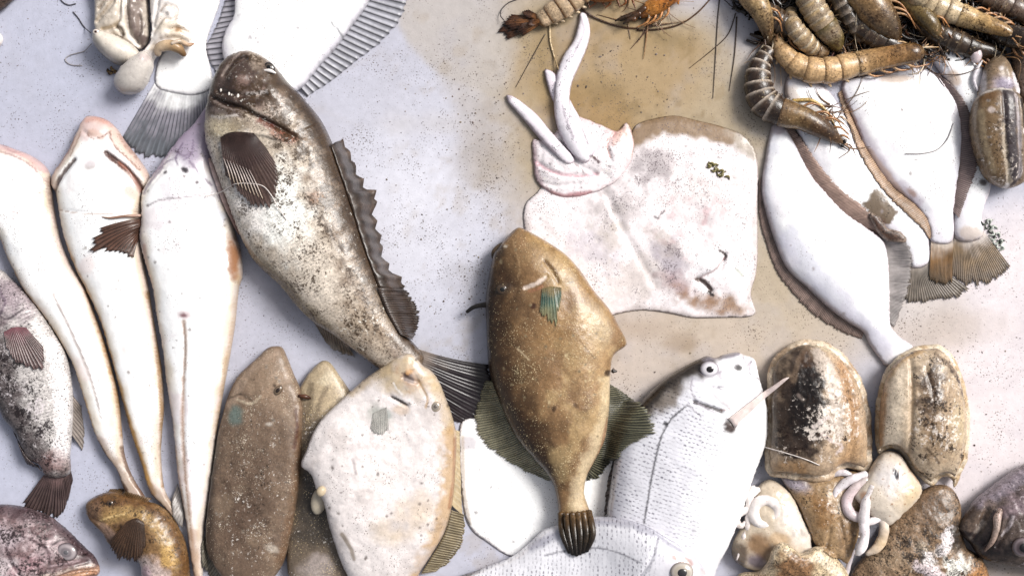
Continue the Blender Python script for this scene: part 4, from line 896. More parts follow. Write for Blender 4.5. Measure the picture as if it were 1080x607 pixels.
b = Body(t, 'body', [(287, 365), (297, 366), (303, 377), (310, 394), (317, 409), (320, 424), (320, 456), (318, 500), (313, 537), (307, 567), (299, 593), (288, 612), (280, 640), (250, 640), (236, 612), (225, 595), (218, 580), (217, 555), (223, 505), (230, 455), (234, 439), (240, 417),
    (250, 397), (262, 385), (272, 376), (280, 368)], 21, B=10, mat=skin(rough=0.45, spec=0.45, mott=0.2, msc=16, speck='#d9cbb4', speck_amt=0.06, ssc=1.4, bump=0.8, bsc=1.7, big=30, mott2=0.24), axis=((288, 366), (262, 640)), step=1.6, pw=.75)
b.fill('#7d6857'); b.flk(270, 520, 50, 120, 8, dark=.4, light=.3); b.blob(285, 400, 34, 40, -20, '#aa917a', .7, .8); b.stroke([(290, 372), (265, 392), (245, 425)], 10, '#b39c88', .6); b.stroke([(316, 415), (317, 470), (309, 540), (296, 595)], 11, '#7c5e45', .7, .6, .4); b.blob(262, 540, 30, 70, 5, '#6a5547', .8, .8); b.stroke([(226, 470), (222, 530), (222, 590)], 14, '#54443a', .8, .8)  # upper left lightened in the colour where light falls on it
b.flk(270, 480, 60, 130, 8, dark=.3, light=.2); b.mott('#a08a74', 34, .05, .4, soft=.6, seed=3); b.flk(270, 500, 60, 160, 8, dark=.22, light=.12); b.blob(250, 438, 9, 11, 10, '#6f8580', .75, .6, .4); b.stroke([(252, 420), (268, 424), (278, 416)], 3, '#c9b8a0', .8); b.stroke([(240, 420), (256, 414)], 2, '#5c4a3c', .8)
b.blob(296, 410, 7, 5, -50, '#5c4a3c', .8); b.blob(287, 445, 5, 3, 0, '#e6dbce', .8); b.specks(26, '#e9dccb', (.7, 1.6)); b.specks(40, '#463529', (.7, 1.5)); b.blob(290, 575, 9, 5, 30, '#d9ccbc', .7)
b.groove([(238, 424), (254, 416), (268, 422)], 4, 1.2); b.stroke([(314, 430), (316, 450), (313, 470)], 3.5, '#5d3524', .85); b.blob(321, 416, 5, 3, 0, '#5d3524', .8); b.lumps(24, 1.2); b.lumps(6, .3); b.build()
eye(t, b, 296, 410, 6, ['#4d3c30', '#8a7660', '#6a5848'], 3.8, rot=-52, pup=.5, pupc='#33261e', bulge=.4)
tube(t, 'spine', [(317, 416), (324, 417), (329, 419)], [1.6, 2.4, 1.2], ['#4d2d20', '#6d452f', '#3a241a'], k=b.k)
fin(t, 'anal_fin', [(217, 562), (222, 592), (234, 610)], [(213, 575), (215, 600), (226, 618)], 12, '#4b453d', '#8d8678', zb=6, k=b.k, rows=6, under=b)
def s_x(b): return b.X + .35 * (b.Y - 480)
# ================================================================ pale flatfish below the pile, sea breams
t = Thing('flatfish', 'smooth blank white flatfish lying under the golden filefish between the white filefish and the breams', 'flatfish', 560, 520)
b = Body(t, 'body', [(486, 446), (500, 440), (560, 448), (620, 470), (652, 480), (652, 520), (645, 550), (606, 568), (585, 590), (562, 590), (535, 585), (512, 570), (499, 560), (491, 545), (486, 510), (484, 475)], 4, B=.7, pw=.8, mat=M_WHITE)
b.fill('#fdfcff'); b.edge(4, '#e0d6d8', .7); b.specks(16, '#8a8286', (.7, 1.8)); b.blob(494, 466, 10, 8, 20, '#d9d3dc', .7); b.stroke([(488, 460), (490, 520), (496, 552)], 3.5, '#c8b59f', .6); b.lumps(30, .6); b.build()

t = Thing('sea_bream', 'silver sea bream standing head up, round eye and dark forehead, right of the golden filefish', 'sea bream', 720, 480, 'silver sea breams')
b = Body(t, 'body', [(640, 548), (643, 518), (649, 480), (657, 455), (665, 438), (674, 426), (684, 414), (701, 399), (720, 387), (740, 377), (746, 375), (755, 377), (762, 374), (777, 371), (785, 374), (794, 377), (798, 384), (800, 395), (804, 410), (808, 425), (810, 447), (808, 464), (803, 480),
    (795, 500), (783, 535), (770, 570), (756, 598), (745, 625), (700, 640), (665, 600), (648, 572)], 32, B=14, mat=M_BREAM, axis=((760, 380), (690, 600)), step=1.6, pw=.75)
b.fill('#ecebf2'); b.stroke([(806, 420), (796, 480), (774, 545)], 110, '#ffffff', .95, .8); b.stroke([(655, 460), (645, 540)], 26, '#d6d5df', .8); b.stroke([(672, 428), (700, 401), (738, 379)], 20, '#857a70', .92, .6, .4, 9); b.blob(702, 420, 20, 11, -40, '#9d9288', .7, .7, .5)  # wide white stroke paints the blown-out light on the right flank
b.blob(765, 400, 42, 26, 10, '#faf7fb', .9, .6); b.stroke([(668, 434), (686, 415), (704, 399), (724, 387), (740, 379)], 30, '#4d443c', .97, .6, .35, 9); b.blob(700, 420, 24, 10, -40, '#8d8176', .8, .7, .5, 6); b.stroke([(740, 378), (760, 376), (778, 372)], 5, '#8d8794', .85); b.flk(695, 425, 30, 18, -40, dark=.4); b.A *= sstep(790, 720, s_x(b)); b.stroke([(720, 426), (706, 438), (696, 454), (690, 474), (684, 502), (677, 545), (672, 580)], 2.2, '#3f3b42', .85, .5, .2, 4)  # scale marks also fade out across that washed-out flank
b.stroke([(729, 422), (742, 426), (757, 431)], 4, '#4b3f3f', .9, .5, .3); b.stroke([(757, 430), (772, 428)], 2, '#d3a6a0', .6); b.stroke([(746, 405), (760, 409), (776, 412)], 1.6, '#8d8894', .8); b.stroke([(754, 406), (776, 404)], 1.3, '#9a95a0', .7); b.stroke([(722, 424), (735, 436)], 1.4, '#a09aa2', .8)
b.stroke([(676, 426), (692, 410), (712, 393), (732, 382)], 16, '#3d352f', .9, .7, .4, 7); b.stroke([(792, 380), (786, 386), (790, 394), (799, 399)], 1.8, '#8d858e', .8); b.stroke([(728, 396), (726, 410), (735, 424), (752, 434)], 2, '#b5aeb8', .8); b.stroke([(756, 398), (770, 396), (784, 398)], 1.4, '#b0aab4', .7); b.blob(768, 420, 20, 8, 10, '#e6d6d6', .6); b.blob(777, 387, 5.5, 4.2, 20, '#2a2629', .95, .5, .3, 4); b.blob(788, 384, 3, 7, 10, '#b9b0ba', .6); b.stroke([(782, 375), (785, 384)], 1.6, '#8a8090', .7); b.blob(699, 444, 3, 2, 0, '#2c2a2e', .9); b.blob(765, 447, 9, 8, 20, '#3d1f16', .98, .4, .35, 6); b.blob(756, 392, 3, 5, 0, '#8d8492', .6)
b.stroke([(736, 392), (746, 396), (758, 390)], 2, '#8d8490', .6)
b.smooth_skin(768, 402, 50, 30, 15); b.groove([(728, 421), (742, 426), (758, 431)], 4, 3); b.groove([(746, 405), (776, 410)], 3, 1); b.groove([(720, 398), (740, 404), (752, 420), (765, 430)], 4, .8); b.bump(745, 388, 12, 11, 0, 2); b.groove([(790, 379), (786, 392), (794, 402)], 4, 1.5); b.lumps(30, .8)
b.build()
eye(t, b, 745.6, 388, 10, ['#7d7580', '#d9d4da', '#eeeaee', '#e6e2e6', '#c9c4ca'], 8.6, pup=.40, pupc='#221d1e', bulge=.4)
fin(t, 'dorsal_fin', [(645, 538), (648, 510), (654, 476)], [(638, 545), (641, 512), (650, 478)], 10, '#2f2c2f', '#6b666a', zb=13, k=b.k, rows=5, lo=10, under=b)

t = Thing('sea_bream', 'silver sea bream lying across the bottom edge, its eye near the bottom border', 'sea bream', 640, 590, 'silver sea breams')
b = Body(t, 'body', [(478, 614), (505, 602), (540, 588), (562, 570), (576, 558), (603, 550), (625, 544), (648, 543), (675, 548), (700, 561), (725, 578), (740, 595), (750, 614), (740, 650), (640, 690), (540, 670), (490, 640)], 26, B=12, mat=M_BREAM, axis=((745, 605), (520, 600)), step=1.6, pw=.75)
b.fill('#f0eff5'); b.stroke([(560, 575), (625, 547), (680, 552), (735, 590)], 11, '#b8b7c6', .8, .7); b.blob(712, 598, 34, 26, 30, '#ece9f0', .85); b.stroke([(575, 583), (600, 577), (630, 573), (652, 577), (672, 585)], 2, '#6f6d78', .7, .5, .2, 4); b.blob(715, 582, 14, 4, 22, '#a06a52', .7)
b.stroke([(480, 614), (505, 600), (524, 586)], 6, '#5b4a48', .8); b.stroke([(664, 600), (667, 612)], 3, '#55505a', .8); b.stroke([(690, 560), (684, 580), (672, 600)], 1.5, '#a8a4b2', .6); b.blob(736, 596, 6, 4, 40, '#b8a8a4', .5); b.smooth_skin(720, 600, 42, 40, 0); b.groove([(688, 560), (682, 582), (668, 606)], 4, 1.5); b.bump(714, 593, 14, 12, 0, 2); b.lumps(28, .8)
b.build()
eye(t, b, 713.5, 593.5, 12, ['#8d8078', '#d9d0c8', '#cfc4b4', '#b3a898', '#cfc6ba', '#c2b8aa'], 10.6, pup=.42, pupc='#3c3a3c', bulge=.4)

# ================================================================ white filefish and golden filefish
t = Thing('filefish', 'whitish filefish with tan snout and closed round eye covering the tail of the grouper', 'filefish', 400, 500, 'filefish in the lower middle')
b = Body(t, 'body', [(430, 372), (438, 374), (446, 384), (455, 390), (463, 401), (470, 419), (476, 436), (481, 460), (480, 493), (477, 530), (468, 563), (452, 590), (440, 610), (432, 650), (375, 650), (368, 610), (362, 595), (355, 573), (348, 548), (344, 528), (336, 513), (330, 497), (320, 488), (326, 471),
    (333, 453), (343, 438), (356, 425), (370, 412), (385, 399), (404, 386), (420, 375)], 26, B=11, mat=M_FILEW, axis=((432, 375), (405, 640)), step=1.5, pw=.75)
b.fill('#e9e1df'); b.blob(430, 392, 34, 26, 10, '#d3bd9b', .9, .6, .3); b.stroke([(372, 412), (400, 392), (432, 377)], 14, '#c9b08a', .7, .7, .4); b.stroke([(448, 390), (466, 418), (476, 450)], 16, '#d3b88c', .85, .6, .4); b.stroke([(478, 455), (477, 500), (472, 540), (456, 585), (440, 612)], 26, '#caa678', .85, .7, .5)
b.stroke([(480, 462), (479, 500), (474, 535)], 4, '#a06a42', .7); b.blob(434, 399, 17, 10, 35, '#c98f4e', .8, .7, .5, 6); b.blob(434, 398, 9, 4.5, 35, '#5f3414', .98, .4, .5, 4); b.stroke([(415, 417), (422, 420), (430, 425)], 3.2, '#3a3230', .95, .4, .15); b.stroke([(417, 402), (420, 408), (426, 414)], 2.5, '#f2ede8', .8)
b.blob(402, 436, 14, 13, 20, '#a2a89f', .8, .7, .4); b.blob(408, 434, 8, 6, 20, '#8d9894', .6); b.mott('#b7b4b0', 3, .0, .5, stretch=6, where=lambda X, Y: np.exp(-((X - 400) / 14) ** 2 - ((Y - 448) / 12) ** 2)); b.blob(408, 556, 22, 14, 30, '#cdb99f', .6, .8); b.blob(440, 540, 22, 30, 20, '#dcc2a0', .55, .8)
b.mott('#d3c8c4', 30, .1, .5, soft=.6, seed=3); b.blob(424, 430, 10, 6, 10, '#dfc3a8', .6); b.stroke([(376, 480), (379, 495)], 3, '#9b8f90', .6); b.blob(386, 470, 14, 18, 20, '#cfc5c6', .5); b.specks(75, '#5f524a', (.6, 1.6), .75); b.stroke([(364, 558), (372, 572), (376, 585)], 5, '#77654a', .7)
b.stroke([(443, 400), (452, 418), (450, 428)], 2.5, '#c09a68', .7)
b.groove([(414, 417), (431, 426)], 4, 3); b.groove([(440, 396), (450, 416)], 4, 1.5); b.groove([(428, 396), (440, 401)], 5, 2.5); b.bump(459, 427, 8, 8, 0, 1.5); b.lumps(22, 1.3); b.lumps(6, .25); b.build(); ff3 = b
eye(t, b, 460, 427, 5.6, ['#a58b70', '#c9bba8', '#8d8478', '#a59c92', '#7c746c'], pup=.35, pupc='#6d645c', bulge=.4)
egg(t, 'pelvic_spur', 338, 526, float(hm_at(337, 526)) + 4, 8.5, 15, 6, 12, lambda p, q, w_: c('#e6d8c0') * (1 - .25 * np.abs(q))[:, None], k=b.k)
egg(t, 'pelvic_spur', 343, 513, float(hm_at(341, 513)) + 4, 5, 6, 4, 30, '#d9c6a8', k=b.k, seg=12)
fin(t, 'pectoral_fin', [(396, 434), (410, 428)], [(393, 450), (402, 456), (412, 450)], 9, '#a3a69f', '#cac6bf', zb=b.top(402, 432) + .3, k=b.k, rows=7, zt=.9, inset=1, amp=.5, th_px=.5, fr=1, mat=skin(rough=0.36, mott=0.2, msc=5, bump=0.25, trans=0.5))
fin(t, 'anal_fin', [(478, 540), (470, 566), (455, 592), (446, 606)], [(489, 545), (488, 572), (474, 594), (458, 606)], 20, '#c2b494', '#6e6048', zb=9, k=b.k, rows=7, amp=1.2, under=b)
fin(t, 'skin_edge', [(480, 454), (480, 490), (477, 535)], [(484, 456), (485, 495), (487, 546)], 10, '#e0cfae', '#d3bd98', zb=10, k=b.k, rows=5, amp=.5, vary=.15, under=b)

t = Thing('filefish', 'golden brown filefish with dark olive fins in the centre, tail pointing down', 'filefish', 580, 400, 'filefish in the lower middle')
OF = [(546, 240), (554, 242), (574, 253), (595, 267), (611, 284), (626, 306), (642, 325), (653, 344), (661, 362), (651, 371), (646, 377), (644, 392), (643, 423), (641, 446), (638, 463), (630, 480), (619, 501), (616, 518), (619, 530), (622, 541), (612, 549), (598, 549), (590, 541),
      (587, 522), (581, 505), (568, 489), (548, 466), (538, 450), (529, 429), (519, 403), (515, 384), (513, 345), (512, 317), (515, 294), (519, 275), (520, 268), (527, 259), (537, 247)]
b = Body(t, 'body', OF, 34, B=15, mat=skin(rough=0.32, spec=0.6, mott=0.2, msc=14, speck='#f0dcb0', speck_amt=0.02, ssc=1.3, bump=0.9, bsc=1.7, big=30, mott2=0.22, fdark='#4a3216', flight='#ecd6a8', fsc=1.8), axis=((546, 242), (605, 545)), step=1.5, pw=.75)
b.fill('#92714e'); b.stroke([(516, 300), (515, 370), (524, 415), (545, 455), (575, 492)], 76, '#452f1c', .97, .85, .4, 14); b.stroke([(514, 300), (514, 380), (530, 425), (560, 476)], 20, '#352416', .85, .7, .4); b.blob(620, 370, 26, 66, -10, '#c2a074', .8, .7, .5, 12); b.blob(590, 350, 26, 36, 0, '#a98558', .6, .8)  # left flank darkened and right flank lightened to paint in the sidelight
b.stroke([(560, 250), (600, 278), (640, 330)], 16, '#94703f', .7, .7); b.flk(580, 340, 60, 120, 0, dark=.2); b.mott('#cfb180', 30, .0, .5, soft=.6, seed=3, where=lambda X, Y: sstep(535, 590, X)); b.flk(560, 380, 70, 150, -10, dark=.16); b.flk(615, 380, 40, 90, -10, light=.3); b.flk(545, 440, 40, 50, -40, dark=.4); b.stroke([(640, 400), (636, 440), (624, 478), (612, 505), (610, 530)], 20, '#dcc6a2', .85, .8, .4); b.blob(630, 345, 18, 34, -25, '#cfb68e', .7, .8); b.stroke([(640, 440), (632, 474), (620, 497)], 3.5, '#8d5f4a', .7)  # pale streak down the right side is a painted sheen
b.blob(530, 305, 10, 8, 10, '#4b3a2a', .85, .5); b.stroke([(554, 303), (563, 300), (570, 296), (575, 292)], 4.5, '#e9d6c8', .95, .5, .4, 4); b.stroke([(558, 307), (566, 305), (571, 302)], 3.5, '#a87558', .7); b.stroke([(574, 276), (584, 285), (588, 297)], 4, '#6d4d2c', .8); b.blob(580, 318, 12, 14, 0, '#cfae86', .7, .6); b.blob(562, 322, 3, 4, 20, '#4b2c1c', .9)
b.stroke([(541, 254), (545, 268), (548, 284), (546, 292)], 2.2, '#c2a078', .5, .5, .6, 4); b.blob(525, 266, 7, 9, 30, '#4a3827', .8); b.blob(533, 260, 2.5, 2, 0, '#ddd0bc', .8); b.specks(70, '#e9d3a6', (.6, 1.6), .7); b.specks(60, '#3c2a18', (.6, 1.5), .7); b.blob(583, 428, 2.5, 3.5, 0, '#3c2413', .8); b.blob(606, 425, 4, 3, 20, '#4c3018', .7)
b.stroke([(546, 366), (552, 372), (558, 378)], 2.2, '#e6d0aa', .6); b.stroke([(610, 358), (620, 370), (626, 376)], 1.6, '#6e5430', .7); b.stroke([(648, 372), (658, 366)], 5, '#7a4f2c', .7); b.blob(640, 392, 5, 4, 0, '#3a2418', .9)
b.groove([(554, 304), (566, 301), (576, 291)], 4, 1.4); b.groove([(574, 276), (588, 298)], 5, 1.6); b.bump(530, 305, 10, 9, 0, 2); b.bump(560, 280, 24, 16, 30, 2); b.bump(618, 400, 16, 60, -5, 2.5); b.groove([(640, 440), (630, 474), (618, 500)], 4, 1.2)
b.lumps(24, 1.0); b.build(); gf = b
b_ = b.top(530, 305); eye(t, b, 530, 305, 6, ['#3d2e22', '#5a4632', '#43342a', '#5d4c38', '#2c2018'], 5, pup=.45, bulge=.3, up=-.4)
tube(t, 'lip', [(520, 272), (521, 266), (526, 260), (533, 255)], [1.6, 3, 2.8, 1.4], ['#3d3024', '#6a5640', '#4d3c2c'], k=b.k, z=15)
tube(t, 'dorsal_spine', [(514, 321), (506, 322), (499, 324), (492, 329)], [3.2, 2.6, 2.2, 1.8], ['#4a3c2e', '#2e2722', '#23201e', '#1d1a19'], k=b.k, z=14)
tube(t, 'pelvic_spur', [(646, 391), (651, 391.5)], [2.4, .8], '#2a1a14', k=b.k, z=14)
fin(t, 'pectoral_fin', [(571, 305), (580, 303), (591, 304)], [(569, 325), (575, 332), (582, 335), (588, 326), (591, 314)], 10, '#8f9c86', '#41665c', zb=b.top(580, 304) + .3, k=b.k, rows=9, zt=1.0, amp=.5, inset=1, ct='#94906c', tipfrac=.8, cb='#8a7a56', raywidth=.35, th_px=.6, fr=1, rag=.14, mat=skin(rough=0.36, mott=0.2, msc=5, bump=0.25, trans=0.3))
fin(t, 'dorsal_fin', [(518, 402), (530, 432), (548, 466), (566, 488), (582, 506)], [(512, 402), (503, 430), (501, 447), (508, 464), (526, 480), (552, 496), (578, 508)], 40, '#d0c9aa', '#86836c', zb=14, k=b.k, mat=skin(rough=0.36, mott=0.2, msc=7, bump=0.25, trans=0.34), rows=10, amp=1.5, zt=3, lo=2, raywidth=.35, inset=6, rag=.04, bend=-.15, under=b)
fin(t, 'anal_fin', [(643, 405), (643, 424), (640, 448), (632, 476), (618, 502)], [(645, 406), (662, 417), (680, 431), (687, 447), (679, 457), (661, 468), (646, 486), (632, 504), (620, 508)], 36, '#948f74', '#45463a', zb=14, k=b.k, mat=skin(rough=0.36, mott=0.2, msc=7, bump=0.25, trans=0.24), rows=10, amp=1.6, zt=3, lo=2, raywidth=.35, inset=6, rag=.05, bend=.12, under=b)
for i in range(6):
    u = i / 5; x0 = 591 + 29 * u; xm = 592.5 + 31 * u; x1 = 600 + 17 * u
    tube(t, 'tail_ray', [(x0, 538 - 2 * u), (xm, 558), (x1, 581 - 8 * abs(u - .35))], [3.4, 3.5, 2.4], ['#6d5233', '#3a2f22', '#1d1917'], k=b.k, sides=10, flat=.8, off=2 * math.sin(u * 3.1), mat=M_GOBY, splat=False)

# ================================================================ flounders, right
FG = 'white flounders in the right-hand pile'
def flounder(label, outl, T, axis, cx, cy, fins, tail=None, paint=None):
    t = Thing('flounder', label, 'flounder', cx, cy, FG)
    b = Body(t, 'body', outl, T, B=2, mat=M_WHITE, axis=axis, step=1.8, pw=.8, drape=(3, 10))
    b.fill('#ffffff'); b.edge(16, '#e6e4f0', .7, ns=.3, nsc=26); b.edge(4, '#d9c8c8', .6); b.mott('#f0eaf2', 26, .1, .5, soft=.6)  # wide lavender-grey rim is shading painted into the colour
    if paint: paint(b)
    b.lumps(30, .8); b.specks(12, '#a79c9c'); b.build()
    for f in fins: fin(t, 'fringe_fin', *f[:5], k=b.k, under=b, fr=2.0, **f[5])
    if tail: fin(t, 'tail_fin', *tail[:5], k=b.k, under=b, fr=1.5, **tail[5])
    return t, b
flounder('white flounder with a wide tan tail fan, partly under the striped cuttlefish', [(975, 52), (1000, 49), (1030, 58), (1038, 80), (1042, 110), (1046, 150), (1046, 190), (1043, 205), (1036, 225), (1037, 248), (1022, 255), (1007, 250), (1005, 230), (1009, 200), (1013, 150), (1009, 110), (990, 75)], 10,
         ((1000, 60), (1022, 250)), 1020, 160, [([(1007, 160), (1006, 200), (1005, 236)], [(998, 165), (996, 200), (1000, 238)], 18, '#8d7a66', '#c2ad92', dict(rows=5, amp=.7))],
         ([(1007, 247), (1022, 252), (1038, 244)], [(1001, 289), (1015, 296), (1033, 299), (1052, 293), (1066, 281)], 20, '#6d5a48', '#a48b6c', dict(rows=14, amp=1.0, cb='#eadfd8', ct='#857668', tipfrac=.8, inset=5)),
         lambda b: (b.blob(1003, 84, 9, 7, 60, '#cda77a', .6), b.blob(1034, 193, 5, 4, 0, '#4d3c36', .9), b.blob(1022, 246, 16, 8, 0, '#cbb096', .6)))
flounder('white flounder sandwiched between two other flounders with a brown scab near its tail', [(832, 80), (850, 84), (870, 92), (888, 116), (905, 150), (920, 175), (942, 205), (960, 219), (974, 233), (979, 250), (979, 277), (962, 282), (954, 264), (935, 247), (900, 227), (870, 197), (850, 162), (838, 132), (828, 100)], 11,
         ((850, 90), (970, 275)), 900, 170, [], ([(960, 276), (970, 280), (980, 274)], [(945, 310), (962, 317), (985, 316), (1008, 312), (1020, 303)], 18, '#5d544c', '#8b8074', dict(rows=10, amp=1, cb='#cfc2b6', inset=5)),
         lambda b: (b.blob(927, 219, 14, 17, -35, '#7d6b57', .98, .15, .35, 8), b.flk(927, 219, 13, 16, -35, dark=.7), b.stroke([(925, 235), (945, 255)], 12, '#6b4c3a', .7), b.stroke([(832, 96), (845, 130)], 14, '#d9c0a4', .5), b.blob(855, 118, 14, 8, 50, '#cdb9a6', .5)))
flounder('broad white flounder with a tan fringe under the long tan shrimp', [(892, 84), (910, 80), (940, 76), (965, 71), (987, 79), (1000, 95), (1010, 114), (1014, 139), (1013, 169), (1010, 190), (1006, 219), (1004, 254), (983, 255), (980, 243), (974, 229), (961, 214), (932, 190), (911, 156), (897, 120), (888, 95)], 13,
         ((940, 80), (993, 255)), 960, 160, [([(888, 95), (897, 120), (911, 156), (932, 190), (961, 215), (976, 232), (982, 250)], [(884, 98), (891, 122), (903, 158), (924, 194), (950, 222), (968, 238), (979, 252)], 44, '#8a6448', '#c9ac92', dict(rows=5, amp=.8)),
                                         ([(985, 79), (1000, 95), (1010, 114), (1014, 139), (1013, 169), (1009, 195), (1005, 225)], [(990, 78), (1008, 98), (1018, 116), (1024, 140), (1028, 170), (1019, 200), (1009, 230)], 40, '#655052', '#a08c88', dict(rows=5, amp=.9))],
         ([(982, 251), (993, 255), (1005, 251)], [(980, 291), (988, 297), (997, 298), (1004, 294)], 12, '#6a4c30', '#a87f50', dict(rows=12, amp=1.1, cb='#eee2d6', ct='#7d6a55', tipfrac=.85, inset=5)),
         lambda b: (b.stroke([(902, 130), (930, 180), (965, 214)], 14, '#cfbfcd', .6), b.blob(942, 84, 20, 5, 0, '#dcc0a4', .7), b.stroke([(915, 160), (950, 205), (975, 232)], 7, '#c9a07c', .6), b.stroke([(886, 95), (896, 122), (905, 145)], 5, '#9b4c30', .6), b.blob(960, 204, 8, 4, 40, '#a47e66', .7)))
t, b = flounder('white flounder leftmost in the right-hand pile, its tail under a cuttlefish', [(814, 133), (822, 131), (830, 137), (841, 157), (854, 182), (871, 203), (889, 222), (911, 238), (930, 252), (936, 270), (938, 304), (939, 341), (948, 354), (964, 366), (956, 382), (936, 386), (927, 377), (917, 363), (910, 350), (893, 339), (873, 324), (852, 304), (830, 283), (817, 254), (808, 225), (803, 198), (807, 166)], 17,
         ((820, 133), (945, 375)), 870, 250, [([(804, 185), (808, 225), (817, 254), (830, 283), (852, 304), (873, 324), (893, 339), (911, 351)], [(800, 192), (801, 228), (810, 262), (822, 290), (845, 318), (867, 337), (890, 350), (909, 357)], 62, '#5d4a46', '#a08a80', dict(rows=5, amp=.8)),
                                          ([(829, 134), (841, 157), (854, 182), (871, 203), (889, 222), (911, 238), (927, 249)], [(834, 131), (848, 153), (864, 177), (884, 200), (907, 218), (928, 236), (940, 250)], 46, '#7d5c50', '#c6aa9c', dict(rows=5, amp=.9)),
                                          ([(929, 250), (936, 268), (938, 300), (939, 340)], [(948, 248), (960, 270), (957, 305), (944, 344)], 34, '#6d6664', '#bdb6b4', dict(rows=7, amp=1, inset=4))], None,
         lambda b: (b.stroke([(830, 250), (875, 310), (930, 365)], 26, '#dcdcee', .6), b.blob(835, 180, 16, 40, -20, '#e6e8f2', .6), b.blob(820, 138, 8, 6, 0, '#dcc6cc', .6)))
t = Thing('skin_scrap', 'small brown scrap of skin curling white at the edge on the flounder fins', 'scrap', 938, 248)
p = Body(t, 'skin', [(916, 226), (926, 228), (936, 240), (952, 246), (956, 254), (944, 255), (934, 252), (926, 244)], 3, B=1, rag=1.2, mat=M_CUTD, drape=(1, 2)); p.fill('#5d4438'); p.edge(3, '#c9b4a4', .6); p.build()

# ================================================================ cuttlefish
CG = 'cuttlefish at the right'
def arm(t, pts, r, cols, **kw):
    r = [v * .84 for v in r]; r[-1] *= .6
    o = tube(t, 'arm', pts, r, cols, sides=12, mat=M_FLESH, splat=True, rip=.05, ripn=5, flat=.85, **kw); return o
# brown torn one
t = Thing('cuttlefish', 'dark brown speckled cuttlefish with torn white skin patches at the bottom right', 'cuttlefish', 970, 575, CG)
b = Body(t, 'mantle', [(955, 532), (970, 519), (985, 511), (1002, 513), (1012, 528), (1014, 550), (1018, 575), (1037, 590), (1040, 640), (900, 640), (898, 604), (915, 582), (930, 558), (945, 542)], 20, B=9, mat=M_CUTD, axis=((990, 515), (960, 640)), step=1.5, pw=.8)
b.fill('#94795f'); b.mott('#5a4535', 7, .05, .75, stretch=2.2); b.blob(985, 535, 26, 20, 0, '#6d5440', .7); b.blob(935, 585, 26, 20, 0, '#b39a7e', .7, .7); b.blob(1005, 562, 16, 20, 0, '#2c211b', .9, .6); b.blob(1028, 606, 13, 18, 0, '#b07c48', .9, .5, .5)  # near-black patch paints the shadow beside the dark fish head
b.blob(991, 570, 7, 17, 20, '#efe6e6', .95, .3, .5, 7); b.blob(975, 598, 17, 8, 28, '#ecdcde', .95, .3, .5, 7); b.blob(1003, 596, 13, 14, 0, '#e8e4da', .95, .35, .7, 6); b.blob(972, 584, 6, 8, -20, '#f0e8e6', .9, .3, .5, 6); b.stroke([(992, 556), (1000, 552)], 4, '#d9d2d4', .8); b.flk(960, 575, 60, 60, 0, dark=.5, light=.3); b.mott('#4f4b3c', 4, .3, .7, where=lambda X, Y: np.exp(-((X - 1003) / 13) ** 2 - ((Y - 597) / 14) ** 2))
b.blob(966, 572, 7, 6, 0, '#b8a894', .6); b.bump(991, 570, 7, 17, 20, 3); b.bump(975, 598, 17, 8, 28, 3); b.bump(1003, 597, 12, 12, 0, 2.5); b.lumps(7, .7, 3); b.lumps(14, 1.0); b.build()
# left light one at the bottom
t = Thing('cuttlefish', 'cuttlefish with white curled arms whose brown mantle pokes in from the bottom edge', 'cuttlefish', 830, 575, CG)
h = Body(t, 'head', [(800, 512), (812, 505), (826, 512), (836, 522), (843, 537), (850, 553), (856, 562), (856, 575), (868, 584), (850, 600), (800, 602), (776, 592), (772, 575), (784, 550), (792, 530)], 18, B=8, mat=M_FLESH, step=1.5, pw=.8)
h.fill('#e4d3bc'); h.blob(836, 550, 18, 34, -20, '#f0e6de', .8, .7); h.blob(798, 575, 18, 16, 0, '#94714e', .9, .6); h.blob(797, 590, 14, 9, 20, '#8a7d8c', .8, .6); h.blob(776, 585, 10, 18, 0, '#5c4d44', .8); h.blob(842, 558, 8, 5, 50, '#aaa198', .7, .6, .5); h.blob(818, 565, 12, 8, 0, '#cfae86', .7); h.bump(840, 560, 12, 16, -20, 3); h.groove([(846, 552), (851, 560)], 4, 2); h.lumps(8, 1); h.build()
m = Body(t, 'mantle', [(780, 606), (800, 601), (808, 588), (811, 576), (819, 568), (828, 570), (843, 580), (857, 574), (870, 577), (886, 591), (896, 608), (900, 640), (790, 650), (776, 625)], 19, B=11, mat=M_CUTD, step=1.5, pw=.75, drape=(2, 6))
m.fill('#d9c3a0'); m.blob(834, 602, 26, 28, -20, '#8d6745', .95, .4, .3, 8); m.mott('#59401f', 5, .15, .7, where=lambda X, Y: np.exp(-((X - 834) / 26) ** 2 - ((Y - 602) / 28) ** 2)); m.blob(800, 608, 14, 7, 0, '#a57e58', .7); m.stroke([(858, 582), (880, 600)], 12, '#ecdcc4', .7); m.edge(4, '#e6d2b4', .7); m.lumps(7, 1.2); m.build()
for q in (([(812, 553), (800, 551), (795, 541), (799, 530), (808, 527), (817, 532), (819, 543), (812, 549), (806, 544)], [6.5, 7, 7, 7, 7, 7, 6.5, 5, 3]), ([(795, 513), (791, 525), (790, 540), (789, 556), (792, 564)], [4, 5, 4.5, 4, 3]), ([(800, 515), (795, 520), (789, 528)], [4, 4, 3]),
          ([(789, 537), (779, 541), (776, 549), (782, 554), (786, 549)], [5, 5.5, 5.5, 4, 2.5]), ([(797, 560), (798, 567), (790, 571), (785, 566), (786, 560)], [4.4, 5, 4.6, 4, 2.6]), ([(784, 572), (780, 582), (777, 590)], [2.6, 2.2, 1.2])):
    arm(t, q[0], q[1], ['#f3ece8', '#efe6e2', '#e6dad6'], z=20 if q[0][0] == (812, 553) else 17)
